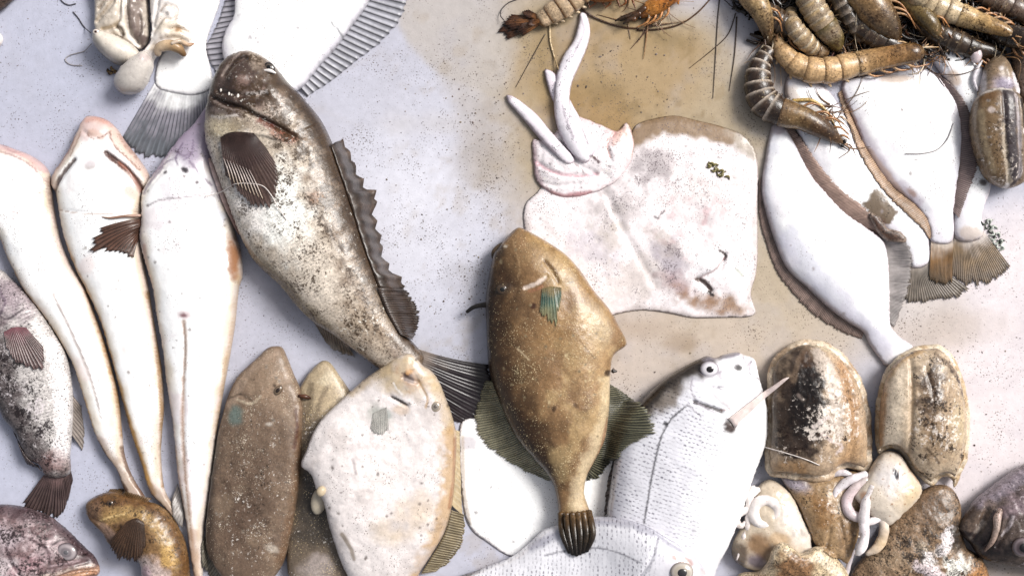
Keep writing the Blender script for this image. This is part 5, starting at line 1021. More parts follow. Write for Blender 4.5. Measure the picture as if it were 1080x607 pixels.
# dark one
t = Thing('cuttlefish', 'cuttlefish with a nearly black back, tan rim and white streaks', 'cuttlefish', 863, 440, CG)
h = Body(t, 'head', [(822, 496), (850, 500), (880, 498), (906, 498), (913, 518), (906, 560), (893, 592), (884, 588), (872, 584), (858, 572), (850, 553), (842, 535), (832, 518)], 17, B=7, mat=M_CUT, step=1.5, pw=.85)
h.fill('#b0926e'); h.flk(870, 540, 50, 60, 0, dark=.45, light=.35); h.blob(838, 510, 22, 9, 20, '#a9a2b0', .85, .6); h.blob(862, 535, 14, 20, -20, '#9d7040', .7, .7, .5); h.blob(890, 525, 12, 20, 10, '#dccab4', .8, .6); h.blob(889, 560, 10, 28, 0, '#8f7358', .6); h.mott('#6d4a28', 6, .2, .6); h.groove([(872, 555), (868, 575)], 5, 2.5); h.groove([(882, 545), (890, 580)], 4, 2); h.bump(865, 535, 14, 14, 0, 2.5); h.lumps(7, .9); h.build()
OA = [(808, 408), (809, 392), (818, 375), (834, 362), (848, 357.5), (866, 359), (885, 368), (901, 387), (913, 408), (918, 431), (921, 461), (920, 488), (914, 499), (905, 497), (893, 494), (882, 500), (870, 506), (848, 506), (824, 503), (808, 498), (806, 470), (807, 440)]
k_ = Body(t, 'fin_skirt', OA, 10, B=9, mat=M_CUT, step=1.8, pw=.7, drape=(3, 8), rag=1.3); k_.fill('#ead6bc'); k_.mott('#a8825a', 8, .1, .6); k_.lumps(7, 1.5); k_.build()
b = Body(t, 'mantle', OA, 22, B=6, mat=M_CUT, axis=((855, 360), (862, 505)), step=1.3, pw=1.0, drape=(3, 8), inset=6, rag=.9)
b.fill('#c4ab90'); b.blob(838, 425, 33, 70, 2, '#43352d', .97, .35, .35, 12); b.blob(848, 415, 22, 54, 8, '#1d1513', .97, .5, .4, 9); b.stroke([(818, 385), (814, 430), (815, 470)], 10, '#6d5c4e', .7, .7, .5); b.mott('#8d7d72', 6, .3, .6, seed=14, where=lambda X, Y: np.exp(-((X - 830) / 20) ** 2 - ((Y - 425) / 45) ** 2))
b.stroke([(884, 385), (894, 420), (898, 460), (890, 488)], 18, '#b58a60', .8, .7, .5); b.stroke([(862, 372), (872, 400), (878, 430), (880, 455)], 15, '#d6c6b8', .9, .5, .7, 6)
b.stroke([(910, 405), (918, 440), (919, 485)], 8, '#ead9bc', .8); b.stroke([(858, 362), (884, 372), (902, 392)], 7, '#e2d0ae', .8); b.blob(835, 492, 30, 12, 5, '#a5825c', .8, .7); b.blob(895, 478, 20, 22, 0, '#c4a078', .7, .7); b.mott('#ece0da', 5, .35, .8, soft=.12, seed=4, where=lambda X, Y: np.exp(-((X - 866) / 18) ** 2 - ((Y - 442) / 40) ** 2))
b.stroke([(854, 447), (860, 442), (868, 438)], 5, '#efe0da', .9, .4, .6, 4); b.stroke([(862, 455), (872, 462), (884, 468), (878, 476)], 4, '#e6d3cb', .9, .4, .7, 4); b.stroke([(838, 415), (843, 420)], 4, '#8f8078', .7); b.stroke([(850, 366), (840, 380), (834, 400)], 6, '#8a7460', .6); b.blob(850, 378, 8, 9, 0, '#6a4c36', .6, .7, .6, 5); b.stroke([(808, 405), (807, 450), (808, 490)], 6, '#b08a5c', .8)
b.flk(862, 430, 60, 80, 0, dark=.45, light=.25); b.flk(866, 440, 26, 60, 0, light=.75); b.flk(892, 440, 22, 60, 0, dark=.5, light=.5); b.flk(830, 470, 24, 40, 0, dark=.6, light=.4); b.bump(862, 430, 12, 60, 3, 2); b.groove([(886, 380), (898, 430), (894, 485)], 7, 1.8); b.groove([(816, 385), (813, 440), (814, 490)], 6, 1.5); b.lumps(6, .45, 5); b.lumps(14, .9, 7); b.build()
arm(t, [(914, 500), (902, 504), (890, 510), (881, 520), (883, 531), (886, 536)], [5, 6, 6, 4.6, 3.6, 1.6], ['#eee6ea', '#f0e9ec', '#efe6e8'], z=22)
arm(t, [(866, 512), (871, 524), (878, 533), (886, 534)], [1, 1.5, 1.5, 1], ['#e4d6ce'], z=21)
arm(t, [(872, 508), (878, 500), (890, 498), (902, 503)], [2, 4, 4.4, 3], ['#cbbfc4', '#efe8ea'], z=18)
# tan one
t = Thing('cuttlefish', 'tan cuttlefish with a smooth cream side and a pale head below it', 'cuttlefish', 972, 440, CG)
h = Body(t, 'head', [(930, 478), (944, 476), (953, 483), (960, 495), (970, 508), (971, 520), (953, 539), (936, 553), (920, 546), (905, 530), (899, 520), (914, 500)], 20, B=12, mat=M_FLESH, step=1.3, pw=.8)
h.fill('#eadccb'); h.blob(935, 500, 18, 22, -20, '#efe8e6', .85, .7); h.blob(955, 522, 16, 18, 30, '#e6cca4', .8, .7); h.blob(940, 497, 3.6, 6.4, -15, '#3d3d48', .95, .4, .1); h.blob(938, 500, 2, 3, 0, '#e9eef2', .7); h.blob(909, 521, 6, 6, 0, '#b98e72', .85, .5, .5); h.stroke([(956, 490), (968, 506)], 5, '#b98f66', .7); h.specks(30, '#a8764f', (.5, 1.1)); h.bump(938, 497, 8, 10, 0, 2); h.groove([(943, 492), (940, 502)], 4, 1.6); h.lumps(9, .8); h.build()
OB = [(923, 443), (925, 419), (931, 396), (940, 380), (957, 368), (975, 363.5), (991, 363.5), (1005, 375), (1014, 392), (1021, 419), (1023, 443), (1022, 477), (1016, 496), (1006, 514), (1003, 505), (994, 503), (982, 512), (969, 503), (957, 490), (952, 480), (942, 473), (932, 475.5), (928, 480), (924, 470)]
k_ = Body(t, 'fin_skirt', OB, 10, B=10, mat=M_CUT, step=1.8, pw=.7, drape=(3, 8), rag=1.1); k_.fill('#ecdac0'); k_.mott('#b8925f', 8, .1, .6); k_.lumps(7, 1.5); k_.build()
b = Body(t, 'mantle', OB, 22, B=6, mat=M_CUT, axis=((985, 365), (965, 510)), step=1.3, pw=1.0, drape=(3, 8), inset=4.5, rag=.8)
b.fill('#d3bda2'); b.stroke([(941, 390), (937, 425), (937, 468)], 26, '#ead9c2', .9, .6, .3); b.stroke([(931, 400), (928, 440), (928, 468)], 6, '#b8895c', .7, .6, .5); b.stroke([(934, 398), (946, 378), (970, 368)], 9, '#c69f6e', .7, .7, .5); b.blob(987, 440, 28, 60, -3, '#b3987a', .8, .6, .4, 10); b.blob(978, 408, 18, 36, 8, '#5d4838', .92, .6, .5, 9); b.blob(975, 455, 12, 30, 0, '#94795c', .6, .8, .6, 8)
b.stroke([(957, 392), (957, 430), (957, 486)], 3, '#b89c7c', .7); b.blob(1006, 440, 12, 34, 0, '#d9c4a0', .7, .7, .5); b.stroke([(1018, 420), (1020, 460), (1012, 498)], 5, '#c99c62', .8, .6, .4); b.stroke([(984, 372), (998, 385), (1009, 400), (1018, 428)], 6, '#6a5343', .7, .6, .7, 6); b.blob(990, 368, 10, 5, 20, '#87705a', .7)
b.mott('#4d3828', 3.6, .2, .8, soft=.15, where=lambda X, Y: sstep(950, 962, X)); b.mott('#eadcc4', 4, .3, .7, seed=3, where=lambda X, Y: sstep(955, 968, X)); b.stroke([(966, 402), (972, 396), (980, 388)], 2.5, '#3f3028', .7); b.blob(1001, 391, 4, 3, 0, '#4a3a30', .8); b.stroke([(972, 470), (980, 478), (986, 486)], 2.4, '#4a3628', .7); b.stroke([(965, 500), (982, 509), (1000, 502)], 4, '#e2ceac', .8)
b.flk(988, 440, 32, 72, -3, dark=.7, light=.6); b.flk(940, 430, 14, 50, 0, light=.2, dark=.12); b.groove([(958, 380), (956, 430), (956, 492)], 6, 2.8); b.bump(939, 430, 11, 50, 0, 2); b.groove([(1012, 400), (1018, 440), (1012, 490)], 6, 1.6); b.bump(985, 430, 10, 55, 0, 2.2); b.groove([(972, 385), (978, 420), (974, 460)], 5, 1.2); b.lumps(6, .4, 5); b.lumps(14, .7, 7); b.build()
arm(t, [(915, 505), (901, 515), (893, 528), (896, 540), (906, 545), (915, 541)], [4, 6, 7, 7, 6.4, 4], ['#e9dcd8', '#eed9da', '#efdfe2', '#e9dcd8'], z=26)
arm(t, [(921, 512), (914, 528), (911, 548), (912, 566), (908, 578), (904, 584)], [5, 6.4, 7, 6, 6.6, 6.4], ['#efe6e4', '#f2eaea', '#efe6e8', '#f3ecec'], z=32)
arm(t, [(922, 536), (931, 548), (932, 562), (926, 576), (914, 584)], [4.4, 6.2, 6.6, 6.6, 5], ['#efe6e4', '#ead9c8', '#e0c4a0', '#ead8c6'], z=27)
arm(t, [(912, 552), (920, 549), (930, 546)], [4, 5, 5], ['#f0e8e8'], z=29)
arm(t, [(904, 552), (895, 553), (890, 562), (891, 574), (896, 582)], [3.4, 4, 4, 3.6, 1.6], ['#b2a69c', '#a39890', '#8c8078'], z=17)
arm(t, [(900, 556), (903, 564), (908, 566)], [2, 2.6, 2], ['#c2b8b0'], z=15)
arm(t, [(900, 580), (896, 592), (892, 608), (888, 625)], [3, 3.2, 3, 2], ['#cfc6ca', '#ded4d8', '#cbbfc4'], z=16)

# ================================================================ dark fish head, right edge
t = Thing('fish_head', 'dark grey fish head with an open gill pointing left at the lower right edge', 'fish', 1060, 550)
b = Body(t, 'body', [(1085, 487), (1060, 502), (1043, 515), (1028, 527), (1018, 540), (1010, 554), (1013, 563), (1022, 572), (1032, 586), (1050, 593), (1080, 598), (1120, 600), (1160, 560), (1150, 500), (1110, 484)], 30, B=15, mat=M_HEAD, axis=((1010, 556), (1120, 545)), step=1.4)
b.fill('#64564f'); b.stroke([(1030, 528), (1055, 510), (1085, 494)], 17, '#a79ba6', .85, .7, .4); b.blob(1066, 530, 22, 14, -20, '#b09aa4', .6, .8, .5); b.mott('#d8ccd0', 5, .25, .7, where=lambda X, Y: sstep(1045, 1065, X)); b.stroke([(1013, 558), (1030, 540), (1040, 530)], 12, '#7d6a5c', .7); b.stroke([(1020, 564), (1032, 548)], 5, '#c3b4a8', .7); b.blob(1040, 575, 24, 16, 20, '#2b2122', .85, .7)
b.stroke([(1049, 560), (1056, 550), (1060, 540)], 3, '#cfc4c6', .8); b.stroke([(1012, 560), (1024, 562), (1034, 574)], 6, '#3a2b2a', .85); b.stroke([(1030, 590), (1080, 594)], 10, '#2b2224', .8)
b.groove([(1036, 535), (1030, 550), (1024, 566)], 7, 5); b.groove([(1048, 534), (1044, 556), (1036, 576)], 5, 3.5); b.groove([(1056, 540), (1050, 560), (1044, 572)], 5, 2.5); b.bump(1068, 572, 15, 14, 0, 3); b.lumps(9, 1.3); b.build()
eye(t, b, 1068, 571, 11.5, ['#4b3c3c', '#8b7d80', '#5b4d50', '#3c3234', '#2c2426'], 10.5, pup=.45, pupc='#140f10', bulge=.5)
tube(t, 'jaw_bone', [(1047, 533), (1043, 541), (1042, 553), (1038, 566), (1032, 577)], [2.6, 4.2, 3.4, 2.8, 1], ['#b59a90', '#cbb6aa', '#b89e90', '#8d7468'], k=b.k, mat=M_GOBY)

# brown cuttlefish at the right edge
t = Thing('cuttlefish', 'dark brown cuttlefish cut off by the right edge behind the striped one', 'cuttlefish', 1085, 110, CG)
b = Body(t, 'mantle', [(1067, 50), (1076, 34), (1095, 25), (1120, 60), (1120, 170), (1095, 185), (1082, 140), (1074, 105), (1068, 75)], 22, B=10, mat=M_CUTD); b.fill('#8d7868'); b.mott('#c6b4a8', 8, .2, .6); b.mott('#4b3a32', 7, .2, .7, seed=2); b.lumps(8, 1); b.build()
t = Thing('cuttlefish', 'brown cuttlefish with grey lengthwise stripes lying on the flounders at the right edge', 'cuttlefish', 1052, 140, CG)
h = Body(t, 'head', [(1033, 104), (1035, 84), (1040, 68), (1050, 58), (1060, 60), (1067, 74), (1073, 104)], 15, B=8, mat=M_CUT, pw=.85); h.fill('#a08a72'); h.blob(1050, 72, 12, 10, 0, '#8b745c', .7); h.blob(1054, 90, 16, 10, 0, '#aaa2b8', .85, .6); h.stroke([(1066, 80), (1071, 100)], 6, '#ece6ea', .9); h.blob(1052, 74, 3.4, 2.6, -20, '#e6dcd8', .9); h.stroke([(1036, 78), (1034, 100)], 4, '#e9e2e6', .8); h.lumps(8, .8); h.build()
OE = [(1023, 120), (1026, 106), (1034, 98), (1046, 94), (1061, 95.5), (1072, 102), (1078, 117), (1085, 150), (1085, 185), (1075, 196), (1058, 198), (1040, 187), (1029, 163), (1023, 138)]
b = Body(t, 'mantle', OE, 26, B=12, mat=M_CUT, axis=((1048, 95), (1062, 198)), step=1.4, pw=.8)
b.fill('#8f7a64'); b.stroke([(1036, 104), (1034, 140), (1046, 182)], 20, '#8d7252', .8, .6); b.stroke([(1028, 120), (1032, 150), (1044, 182)], 6, '#c9b18e', .8); b.stroke([(1056, 100), (1058, 140), (1064, 190)], 17, '#4d464b', .95, .5, .3); b.stroke([(1064, 103), (1067, 140), (1072, 187)], 4.5, '#b5acae', .85, .5, .5); b.stroke([(1071, 108), (1076, 150), (1080, 187)], 6, '#231d1f', .95, .5, .3); b.stroke([(1049, 135), (1053, 165), (1061, 192)], 5, '#dccbb4', .75, .5, .7, 6); b.flk(1050, 150, 30, 50, 0, dark=.4, light=.3)
b.blob(1036, 104, 14, 8, -20, '#7a5634', .7, .7); b.stroke([(1030, 100), (1048, 95), (1062, 97)], 5, '#ece4dc', .8); b.blob(1037, 119, 3.5, 3.5, 0, '#e9d8d0', .8); b.stroke([(1040, 122), (1052, 123)], 2, '#4a3d36', .7); b.mott('#f0e6dc', 4, .42, .8, soft=.1, where=lambda X, Y: sstep(150, 175, Y) + .4); b.specks(20, '#f0e4da', (.8, 1.8)); b.specks(30, '#3b2c24', (.7, 1.5)); b.blob(1074, 140, 3, 4, 0, '#f3ecec', .9); b.blob(1060, 196, 3, 3, 0, '#f3ecea', .9)
b.groove([(1050, 100), (1052, 150), (1060, 192)], 5, 2); b.groove([(1065, 100), (1067, 150), (1071, 190)], 5, 2.2); b.groove([(1073, 106), (1077, 150)], 4, 2); b.lumps(14, .6, 5); b.build()
egg(t, 'sucker_bulb', 1031, 58, 17, 6.5, 9, 5, 10, '#ead9dc', k=b.k, lump=.15, mat=M_FLESH)
arm(t, [(1031, 96), (1027, 84), (1031, 72), (1036, 64)], [1.6, 2.6, 2.4, 1.2], ['#d8d2da', '#ece6ea'], z=15)
# ================================================================ octopuses, top left
t = Thing('octopus', 'small cream octopus whose round head bulges at the left of the pair', 'octopus', 130, 40, 'two small octopuses at the top left')
m = Body(t, 'arms', [(98, -20), (101, 8), (100, 32), (110, 42), (124, 40), (136, 46), (147, 53), (156, 46), (158, 26), (156, 0), (160, -24), (130, -30)], 18, B=6, mat=M_FLESH, step=1.4, pw=.8, rag=1.0)
m.fill('#e6dacb'); m.stroke([(148, -10), (144, 12), (146, 34), (150, 48)], 17, '#8d7d76', .9, .5, .5, 7); m.blob(150, 38, 9, 12, 0, '#6d5c58', .8, .6, .6, 6); m.stroke([(136, -10), (134, 12), (131, 26), (138, 40), (147, 50)], 6, '#f2eae0', .9); m.stroke([(126, 30), (133, 34), (130, 42)], 4, '#6a5747', .8); m.stroke([(108, 10), (118, -2), (124, -14)], 3, '#8d7c6c', .7); m.stroke([(104, 24), (114, 14), (122, 4)], 4, '#b9a893', .7); m.stroke([(110, 32), (122, 30), (130, 24)], 3, '#c9b497', .8)
for g_, d_ in (([(108, 12), (118, -2), (126, -16)], 4), ([(106, 24), (116, 14), (124, 4), (128, -12)], 4), ([(112, 34), (124, 30), (130, 20), (131, 0)], 5), ([(138, -12), (138, 16), (140, 36), (148, 48)], 5), ([(126, 30), (132, 38)], 4), ([(150, 20), (150, 34), (146, 44)], 4)): m.groove(g_, 5, d_)
m.lumps(10, 1.6, 3); m.lumps(5, .6, 8); m.build()
h = Body(t, 'head', [(99, 40), (101, 34), (110, 33), (124, 38), (138, 46), (147, 55), (150, 63), (144, 68), (132, 70), (120, 67), (108, 58), (101, 49)], 22, B=9, mat=M_FLESH, step=1.4, pw=1.0)
h.fill('#e9dfd2'); h.stroke([(101, 44), (110, 60), (124, 69), (136, 71)], 13, '#9a938a', .75, .8, .3); h.bump(107, 38, 6, 5, 0, 2); h.lumps(16, .8); h.build()  # lower left rim greyed: shade of the bulb painted into the colour
eye(t, h, 106.5, 37, 3.6, ['#d8c4b8', '#efe6dc', '#8d7466'], 3, pup=.4, pupc='#4a2c24')
t = Thing('octopus', 'small cream octopus with smooth egg shaped head lying against the white fish tail', 'octopus', 165, 55, 'two small octopuses at the top left')
m = Body(t, 'arms', [(146, 62), (154, 52), (160, 40), (160, 20), (160, -20), (196, -24), (192, 2), (196, 18), (203, 32), (203, 44), (195, 60), (180, 52), (166, 60), (160, 72), (150, 72)], 15, B=7, mat=M_FLESH, step=1.4, pw=.85, rag=.8)
m.fill('#f2ebe6'); m.blob(186, 36, 20, 14, 20, '#ecdcc4', .8, .7); m.stroke([(172, 14), (178, 8), (188, 12), (187, 22)], 2.5, '#b5a496', .8); m.blob(190, 33, 5, 4, 0, '#a87f54', .85, .6, .4, 5); m.stroke([(166, 34), (178, 22)], 3, '#c9b9a8', .6); m.blob(166, 52, 6, 5, 0, '#c9b090', .6)
for g_, d_ in (([(164, 38), (172, 24), (178, 18)], 4), ([(172, 14), (178, 8), (188, 11), (187, 22), (180, 24)], 3.5), ([(182, 34), (190, 32), (200, 36)], 4), ([(176, 44), (188, 42), (200, 46)], 4), ([(156, 58), (164, 50), (172, 44)], 4), ([(170, 0), (168, 14), (164, 30)], 4)): m.groove(g_, 5, d_)
m.lumps(9, 1.2, 4); m.build()
h = Body(t, 'head', [(120, 84), (121, 92), (127, 98), (136, 99.5), (146, 97), (153, 91), (159, 80), (163, 70), (160, 60), (154, 55), (146, 58), (136, 65), (126, 74)], 20, B=9, mat=M_FLESH, step=1.4, pw=1.0)
h.fill('#e2dad2'); h.stroke([(120, 88), (130, 98), (146, 98)], 8, '#a59d95', .6, .8); h.blob(156, 63, 6, 5, 0, '#d6c4c2', .7); h.bump(156, 63, 5, 5, 0, 2); h.lumps(14, .6); h.build()  # grey stroke paints shade under the lower left of the head
for pts, r, cols in (([(166, 58), (168, 51), (178, 48), (188, 51), (194, 58)], [3, 5.4, 6, 5.4, 2.6], ['#bda892', '#cfb698', '#b3936c', '#7d5c3c']),
                     ([(182, 47), (190, 44), (198, 47), (203, 45)], [1.6, 2.4, 2.2, 1], ['#e0cfbc', '#cfb497', '#b98f72'])):
    tube(t, 'arm', pts, r, cols, mat=M_FLESH, sides=14, splat=True, off=-1)

# ================================================================ shrimps
SG = 'shrimps in the heap at the top'
def shrimp(label, pts, rad, ncar, shell, band, belly, side=1, tail=None, stripe=None, head_cols=None, car='#8d6a45', z=None, legs=5, feel=(), cx=None, nseg=6, off=0.0, rost=True, swim=True, flat=.9, whisk=3):
    """pts run from the tail to the head; the first part is ringed, the last fraction is the carapace."""
    mid = pts[len(pts) // 2]
    t = Thing('shrimp', label, 'shrimp', mid[0], mid[1], SG)
    A = np.column_stack([np.array(pts, float), np.array(rad, float) * .93])
    C = catmull(A, False, n=64)
    h = hm_at(C[:, 0], C[:, 1]); hp = np.pad(h, 5, mode='edge'); h = np.max([hp[i:i + 64] for i in range(11)], 0); hp = np.pad(h, 8, mode='edge'); h = np.mean([hp[i:i + 64] for i in range(17)], 0)
    zc = h * .8 + C[:, 2] * flat + off
    if z is not None: zc = np.full(64, float(z))
    nc = int(64 * (1 - ncar))
    cuts = np.linspace(0, nc, nseg + 1).astype(int)
    kk = 1 - zc.mean() / H
    # tail to head: draw each ring so that its rear rim overlaps the next
    for i in range(nseg):
        a, e = cuts[i], cuts[i + 1]; a2 = max(0, a - 1); e2 = min(63, e + 1)
        idx = np.linspace(a2, e2, 6); P = [(np.interp(v, np.arange(64), C[:, 0]), np.interp(v, np.arange(64), C[:, 1]), np.interp(v, np.arange(64), zc)) for v in idx]
        rr = np.interp(idx, np.arange(64), C[:, 2]) * np.array([1.05, 1.07, 1.05, 1.0, .95, .88])
        cols = [band, stripe or shell, shell, shell, shell, belly]
        tube(t, 'segment', P, rr, cols, sides=18, flat=flat, spacing=1.3, k=kk, mat=M_SHR, fk=(.28, .2))
    idx = np.linspace(nc - 1, 63, 8); P = [(np.interp(v, np.arange(64), C[:, 0]), np.interp(v, np.arange(64), C[:, 1]), np.interp(v, np.arange(64), zc)) for v in idx]
    rr = np.interp(idx, np.arange(64), C[:, 2]); rr[:2] *= 1.06
    tube(t, 'carapace', P, rr, head_cols or [car, shell, car, car], sides=20, flat=flat, spacing=1.3, k=kk, mat=M_SHR, fk=(.5, .22))
    hx, hy, hz, hr = C[63, 0], C[63, 1], zc[63], C[60, 2]
    T = C[63, :2] - C[56, :2]; T /= np.linalg.norm(T) + 1e-9; Nn = np.array([-T[1], T[0]]) * side
    q0 = C[58, :2]; q1 = C[63, :2] + T * hr * 1.6
    if rost:
        tube(t, 'rostrum', [(q0[0] - Nn[0] * hr * .2, q0[1] - Nn[1] * hr * .2, hz + hr * .5), ((q0[0] + q1[0]) / 2 - Nn[0] * hr * .5, (q0[1] + q1[1]) / 2 - Nn[1] * hr * .5, hz + hr * .5), (q1[0] - Nn[0] * hr * .5, q1[1] - Nn[1] * hr * .5, hz + hr * .3)], [2, 1.5, .4], [car, belly, car], k=kk, sides=8, mat=M_SHR)
        for sgn in (-1, 1):
            e = C[63, :2] + Nn * hr * .45 * sgn + T * hr * .1
            egg(t, 'eye', e[0], e[1], hz + hr * .45, 2.3, 2.3, 2, 0, '#120d0b', k=kk, seg=12)
    for j in range(legs):
        u = 40 + j * 5; s = np.array([np.interp(u, np.arange(64), C[:, q]) for q in (0, 1)]); r0 = np.interp(u, np.arange(64), C[:, 2])
        Tj = C[min(63, int(u) + 2), :2] - C[max(0, int(u) - 2), :2]; Tj /= np.linalg.norm(Tj) + 1e-9; Nj = np.array([-Tj[1], Tj[0]]) * side
        s0 = s + Nj * r0 * .7; m_ = s0 + Nj * r0 * .6 + Tj * r0 * (.7 + .2 * (j % 2)); e_ = m_ + Tj * r0 * (1.0 + .15 * j) + Nj * r0 * .1 * (-1) ** j
        zj = zc[int(u)]
        tube(t, 'leg', [(s0[0], s0[1], zj), (m_[0], m_[1], zj + 1), (e_[0], e_[1], zj - 2)], [1.6, 1.2, .5], [belly, '#c98f5c', '#b07a4c'], k=kk, sides=7, mat=M_SHR)
    if swim:
        for j in range(5):
            u = 8 + j * 6; s = np.array([np.interp(u, np.arange(64), C[:, q]) for q in (0, 1)]); r0 = np.interp(u, np.arange(64), C[:, 2])
            Tj = C[min(63, u + 2), :2] - C[max(0, u - 2), :2]; Tj /= np.linalg.norm(Tj) + 1e-9; Nj = np.array([-Tj[1], Tj[0]]) * side
            s0 = s + Nj * r0 * .8; e_ = s0 + Nj * r0 * .45 + Tj * r0 * .35
            tube(t, 'swimmeret', [(s0[0], s0[1], zc[u] - 1), (e_[0], e_[1], zc[u] - 3)], [2.2, 1], [shell, belly], k=kk, sides=8, flat=.5, mat=M_SHR)
    if tail:
        base, tips, cr, cm = tail
        for q, tp in enumerate(tips):
            d = np.array(tp) - np.array(base); l = np.hypot(*d); d = d / l; nrm = np.array([-d[1], d[0]])
            w_ = l * .2
            B0 = np.array(base)
            fin(t, 'tail_blade', [tuple(B0 - nrm * w_ * .35), tuple(B0 + nrm * w_ * .35)], [tuple(B0 + d * l * .82 - nrm * w_), tuple(B0 + d * l), tuple(B0 + d * l * .82 + nrm * w_)], 5, cr, cm, zb=zc[0], k=kk, rows=9, amp=.8, zt=2 + .5 * q, ct=cr, tipfrac=.7, mat=M_SHR)
    gw = np.random.default_rng(abs(int(hx * 3 + hy)))
    for _ in range(whisk):
        a0 = math.atan2(T[1], T[0]) + gw.normal(0, .5); l = gw.uniform(18, 46); a1 = a0 + gw.choice((-1, 1)) * gw.uniform(.5, 1.9)
        p0 = (hx, hy); p1 = (hx + .4 * l * math.cos(a0), hy + .4 * l * math.sin(a0)); p2_ = (p1[0] + .6 * l * math.cos(a1), p1[1] + .6 * l * math.sin(a1))
        tube(t, 'antenna', [p0, p1, p2_], [.8, .6, .3], ['#b98a5c', '#8d6844', '#6d5440'], sides=6, spacing=2.0, mat=M_SHR)
    for f in feel:
        tube(t, 'antenna', f[0], f[1] if len(f) > 1 else [.9, .7, .4], f[2] if len(f) > 2 else ['#a5764c', '#8d5c38'], k=None, sides=6, spacing=2.0, mat=M_SHR)
    hm_splat(C[:, 0], C[:, 1], zc + C[:, 2] * flat)
    for dx in (-.5, .5):
        Tn = np.gradient(C[:, :2], axis=0); Tn /= np.linalg.norm(Tn, axis=1, keepdims=True) + 1e-9
        hm_splat(C[:, 0] - Tn[:, 1] * C[:, 2] * dx, C[:, 1] + Tn[:, 0] * C[:, 2] * dx, zc + C[:, 2] * flat * .8)
    return t

gt = np.random.default_rng(21); ST = []  # dark strands added below the shrimps to make the heap's gaps read as shade
def edge_y(x_): return float(np.interp(x_, [778, 800, 830, 880, 930, 975, 1010, 1050, 1090], [-6, 42, 52, 58, 56, 56, 60, 56, 40]))
for _ in range(900):
    px = gt.uniform(782, 1092); py = gt.uniform(-30, edge_y(px)); a0 = gt.uniform(0, 6.28); l = gt.uniform(10, 34); z0 = float(hm_at(px, py)) + gt.uniform(1, 9); tw = gt.normal(0, .9)
    P = [(px, py, z0)]
    for q in range(3):
        a0 += tw * .5; P.append((P[-1][0] + l / 3 * math.cos(a0), min(P[-1][1] + l / 3 * math.sin(a0), edge_y(P[-1][0]) + 4), z0 + gt.uniform(-2, 2)))
    r0 = gt.choice([.8, 1.4, 2.4, 3.4]); ST.append((P, r0, r0 * .4, ['#241912', '#33241a', '#1c1410', '#4a3424', '#2b1f18', '#5d4430'][int(gt.integers(0, 6))]))
    hm_splat(np.array([px]), np.array([py]), np.array([z0 + 1]))
go = tangle('gap_shade_legs', ST, M_SHR); props(go, 'added dark tangle of shrimp legs standing for shade in the gaps of the heap', 'shrimp legs', None, 'stuff')
UND = dict(legs=3, rost=False, whisk=2)  # dark shrimps added under the heap so its gaps look deep and shaded
shrimp('added dark shrimp standing for shade in the gap beneath the scarred head', [(884, 8), (900, 22), (918, 36), (936, 46), (956, 54), (974, 58)], [8, 12, 13, 12, 9, 5], .4, '#4a3a2e', '#7d6a58', '#4a3828', car='#33251a', **UND)
shrimp('added blackish shrimp standing for shade under the yellowish tan one', [(968, 22), (984, 32), (1004, 42), (1024, 50), (1044, 54), (1060, 58)], [9, 12, 13, 12, 9, 5], .4, '#43352a', '#75634f', '#3d2e22', car='#2b2018', **UND)
shrimp('added blackish shrimp standing for shade at the left end beneath the curled ones', [(792, 4), (808, 14), (824, 24), (842, 34), (860, 42)], [8, 12, 13, 11, 7], .4, '#483729', '#7d6a58', '#43321f', car='#30231a', **UND)
shrimp('added dark shrimp standing for shade between the scarred and ringed shrimps', [(858, -20), (876, -8), (894, 2), (910, 14), (924, 26)], [8, 12, 13, 11, 7], .4, '#2c2018', '#4f3f33', '#43321f', car='#30231a', **UND)
shrimp('added dark shrimp standing for shade in the top right corner below the dim one', [(1030, 14), (1046, 24), (1062, 36), (1078, 44), (1094, 50)], [9, 12, 13, 12, 9], .4, '#33271f', '#5c4d40', '#4a3a2c', car='#382a20', **UND)
shrimp('grey brown shrimp at the left of the heap with a bundle of pale legs', [(762, -38), (776, -24), (788, -8), (798, 8), (806, 24), (812, 38), (816, 48)], [10, 13, 14, 13, 10, 6, 3], .55, '#8b6b48', '#b39468', '#cfae7c', side=-1, car='#6d5236', head_cols=['#ab8e66', '#b89a6e', '#7d6448', '#5a4530'], legs=5,
       feel=(([(759, -2), (757, 20), (755, 55), (752, 104)], [.6, .6, .3], ['#4a3a30', '#5c4a3c']), ([(776, 14), (768, 36), (752, 52), (727, 72)], [.6, .6, .3], ['#4a3a30', '#5c4a3c']), ([(777, 18), (775, 56), (769, 96)], [.8, .6, .3], ['#4a3426', '#5c4a3c']),
             ([(800, -2), (808, 14), (816, 30), (822, 42)], [1.2, 1, .5], ['#d3ae7a', '#a5805a']), ([(806, -2), (815, 12), (822, 28)], [1.1, .9, .5], ['#c9a878', '#a5805a'])))
shrimp('dark grey shrimp with narrow pale rings, body hanging down left of the flounders', [(814, 52), (807, 60), (801, 73), (800, 90), (806, 107), (822, 118), (842, 124), (862, 134), (880, 145), (889, 151)], [8, 10, 13, 15.5, 17, 16, 14, 12, 7, 3], .46, '#43342b', '#d8c8b8', '#5c4a3e', side=-1, car='#543a22',
       head_cols=['#80654a', '#967850', '#6a4e34', '#4a3626', '#75583a'], stripe='#4d3d32', nseg=8, legs=5, feel=(([(860, 124), (878, 112), (905, 100), (918, 96)], [.5, .5, .3], ['#6d5542', '#8a7460']), ([(878, 132), (890, 115), (903, 98), (912, 78)], [.5, .5, .3], ['#6d5542', '#8a7460']),
             ([(836, 106), (856, 106), (872, 118), (884, 140)], [2, 2, .8], ['#c9a864', '#d8ba7a', '#8d6a3a'])))
